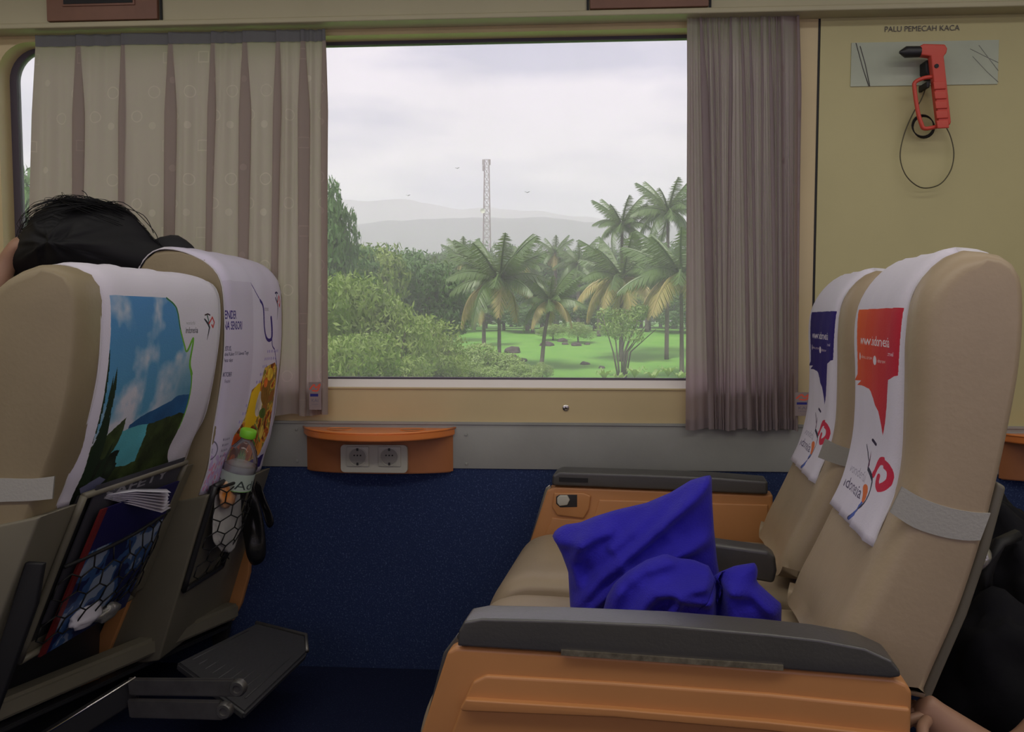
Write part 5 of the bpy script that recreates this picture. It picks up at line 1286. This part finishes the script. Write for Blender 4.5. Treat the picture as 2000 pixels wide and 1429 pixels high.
# banana-like plants near the right corner
for i, (x, y) in enumerate(((1180,742),(1240,738),(1275,744),(1305,735),(1210,748),(1330,745))):
    q = gat(x, y); q = onY(x, y, 58); t = thing('banana_plant', q, 'broad-leaved green plant at the bottom right of the window view', 'plant', 'broad-leaved plants at the lower right of the view')
    for k in range(7):
        az = k*.9+i; r_ = random.Random(i*9+k); L_ = r_.uniform(1.0, 1.7); vs = []
        for s in range(7):
            f = s/6; d = Vector((math.cos(az), math.sin(az), 0)); p = q + d*(L_*.55*f) + Vector((0,0,L_*(1.1*f-.75*f*f*(.6+.5*r_.random())))); sd_ = d.cross(Vector((0,0,1)))*(.17*math.sin(PI*min(1, f*.95+.03)))
            vs += [p-sd_, p+Vector((0,0,-.03)), p+sd_]
        fs = []
        for s in range(6):
            for w in range(2): a = s*3+w; fs.append((a, a+1, a+4, a+3))
        mesh('leaf', vs, fs, M['fol3'], t)
# rocks in the field
for i, (x, y, r) in enumerate(((1003,685,17),(1000,697,12),(1068,672,13),(1098,664,10),(1104,670,7),(1125,672,10),(1142,709,9),(1022,702,9),(1175,716,7),(1147,670,6))):
    q = gat(x, y+3); s = r*q.y/F
    bm = bmesh.new(); bmesh.ops.create_icosphere(bm, subdivisions=3, radius=1)
    for v in bm.verts:
        p = v.co; nn = 1+.35*mn.noise(p*1.5+Vector((i*5,0,0))); v.co = q + Vector((p.x*s*nn, p.y*s*nn, max(-.1, p.z*s*.7*nn)))
    tag(frombm('rock', bm, M['rock'], None, True, loc=q), 'dark boulder lying in the bright rice field', 'rock', 'dark boulders in the rice field')
# telecom mast
TY = 420.0; tb = onY(951, 560, TY); tt = onY(952, 312, TY); HH = tt.z-GZ
mast = thing('lattice_mast', (tb.x, TY, GZ), 'tall steel lattice mast rising above the palms', 'mast')
wb, wt = 2.6, 1.15; bx_ = tb.x+.0; corners = ((-1,-1),(1,-1),(1,1),(-1,1))
def mp_(i, h): 
    w = wb+(wt-wb)*h; return Vector((bx_+corners[i % 4][0]*w, TY+corners[i % 4][1]*w, GZ+HH*h))
for i in range(4): tube('leg', [mp_(i, 0), mp_(i, 1)], .22, M['tower'], mast, 5)
vs, fs = [], []; NB = 22
for j in range(NB):
    for i in range(4):
        a, b = j/NB, (j+1)/NB; tube_geo([mp_(i, a), mp_(i+1, b)], .13, 4, vs, fs); tube_geo([mp_(i+1, a), mp_(i, b)], .13, 4, vs, fs); tube_geo([mp_(i, b), mp_(i+1, b)], .13, 4, vs, fs)
mesh('bracing', vs, fs, M['tower'], mast, kind='stuff')
for (dx, hh) in ((-1.8,.985),(1.8,.985),(-1.7,.95)): 
    p = Vector((bx_+dx, TY-1.5, GZ+HH*hh)); box('antenna', (p.x-.35, p.y-.3, p.z-1.6), (p.x+.35, p.y+.3, p.z+1.2), M['tower'], mast)
p = onY(943, 412, TY-3); lathe('dish_antenna', p, (0,-1,0), [(0,0),(1.2,.35),(1.3,.5)], M['white'], mast, 16)
# birds
for (x, y, s, lab) in ((893,329,5,'tiny dark bird left of the mast'), (1030,376,6,'tiny dark bird right of the mast'), (797,382,5,'tiny bird low over the hills at the left'), (637,603,9,'small white bird against the green bank')):
    q = onY(x, y, 30); k = s*30/F
    vs = [q+Vector(v)*k for v in ((-.1,-.6,0),(.1,-.6,0),(.12,.2,.05),(-.12,.2,.05),(0,.9,0),(0,-.1,-.16),(-1.0,.1,.35),(1.0,.1,.40),(-.5,-.3,.25),(.5,-.3,.28))]
    o = mesh('bird', vs, [(0,1,5),(1,2,5),(2,3,5),(3,0,5),(0,3,2,1),(2,4,3),(3,6,8),(3,8,0),(2,9,7),(1,9,2)], M['paper'] if 'white' in lab else M['rock'], None, False, loc=q); tag(o, lab, 'bird')
# humid haze over the valley
hz = bpy.data.materials.new('haze'); hz.use_nodes = True; t = hz.node_tree; t.nodes.remove(t.nodes['Principled BSDF'])
vsn = N(t, 'ShaderNodeVolumeScatter', ins={'Density': .0010, 'Anisotropy': .0}); vsn.inputs['Color'].default_value = (.96,.84,1,1)
t.links.new(vsn.outputs[0], t.nodes['Material Output'].inputs['Volume'])
hzo = box('haze', (-1500, 20, GZ-3), (1500, 2300, 260), hz); hzo['kind'] = 'stuff'; hzo['label'] = 'pale humid haze over the valley and hills'; hzo['category'] = 'haze'
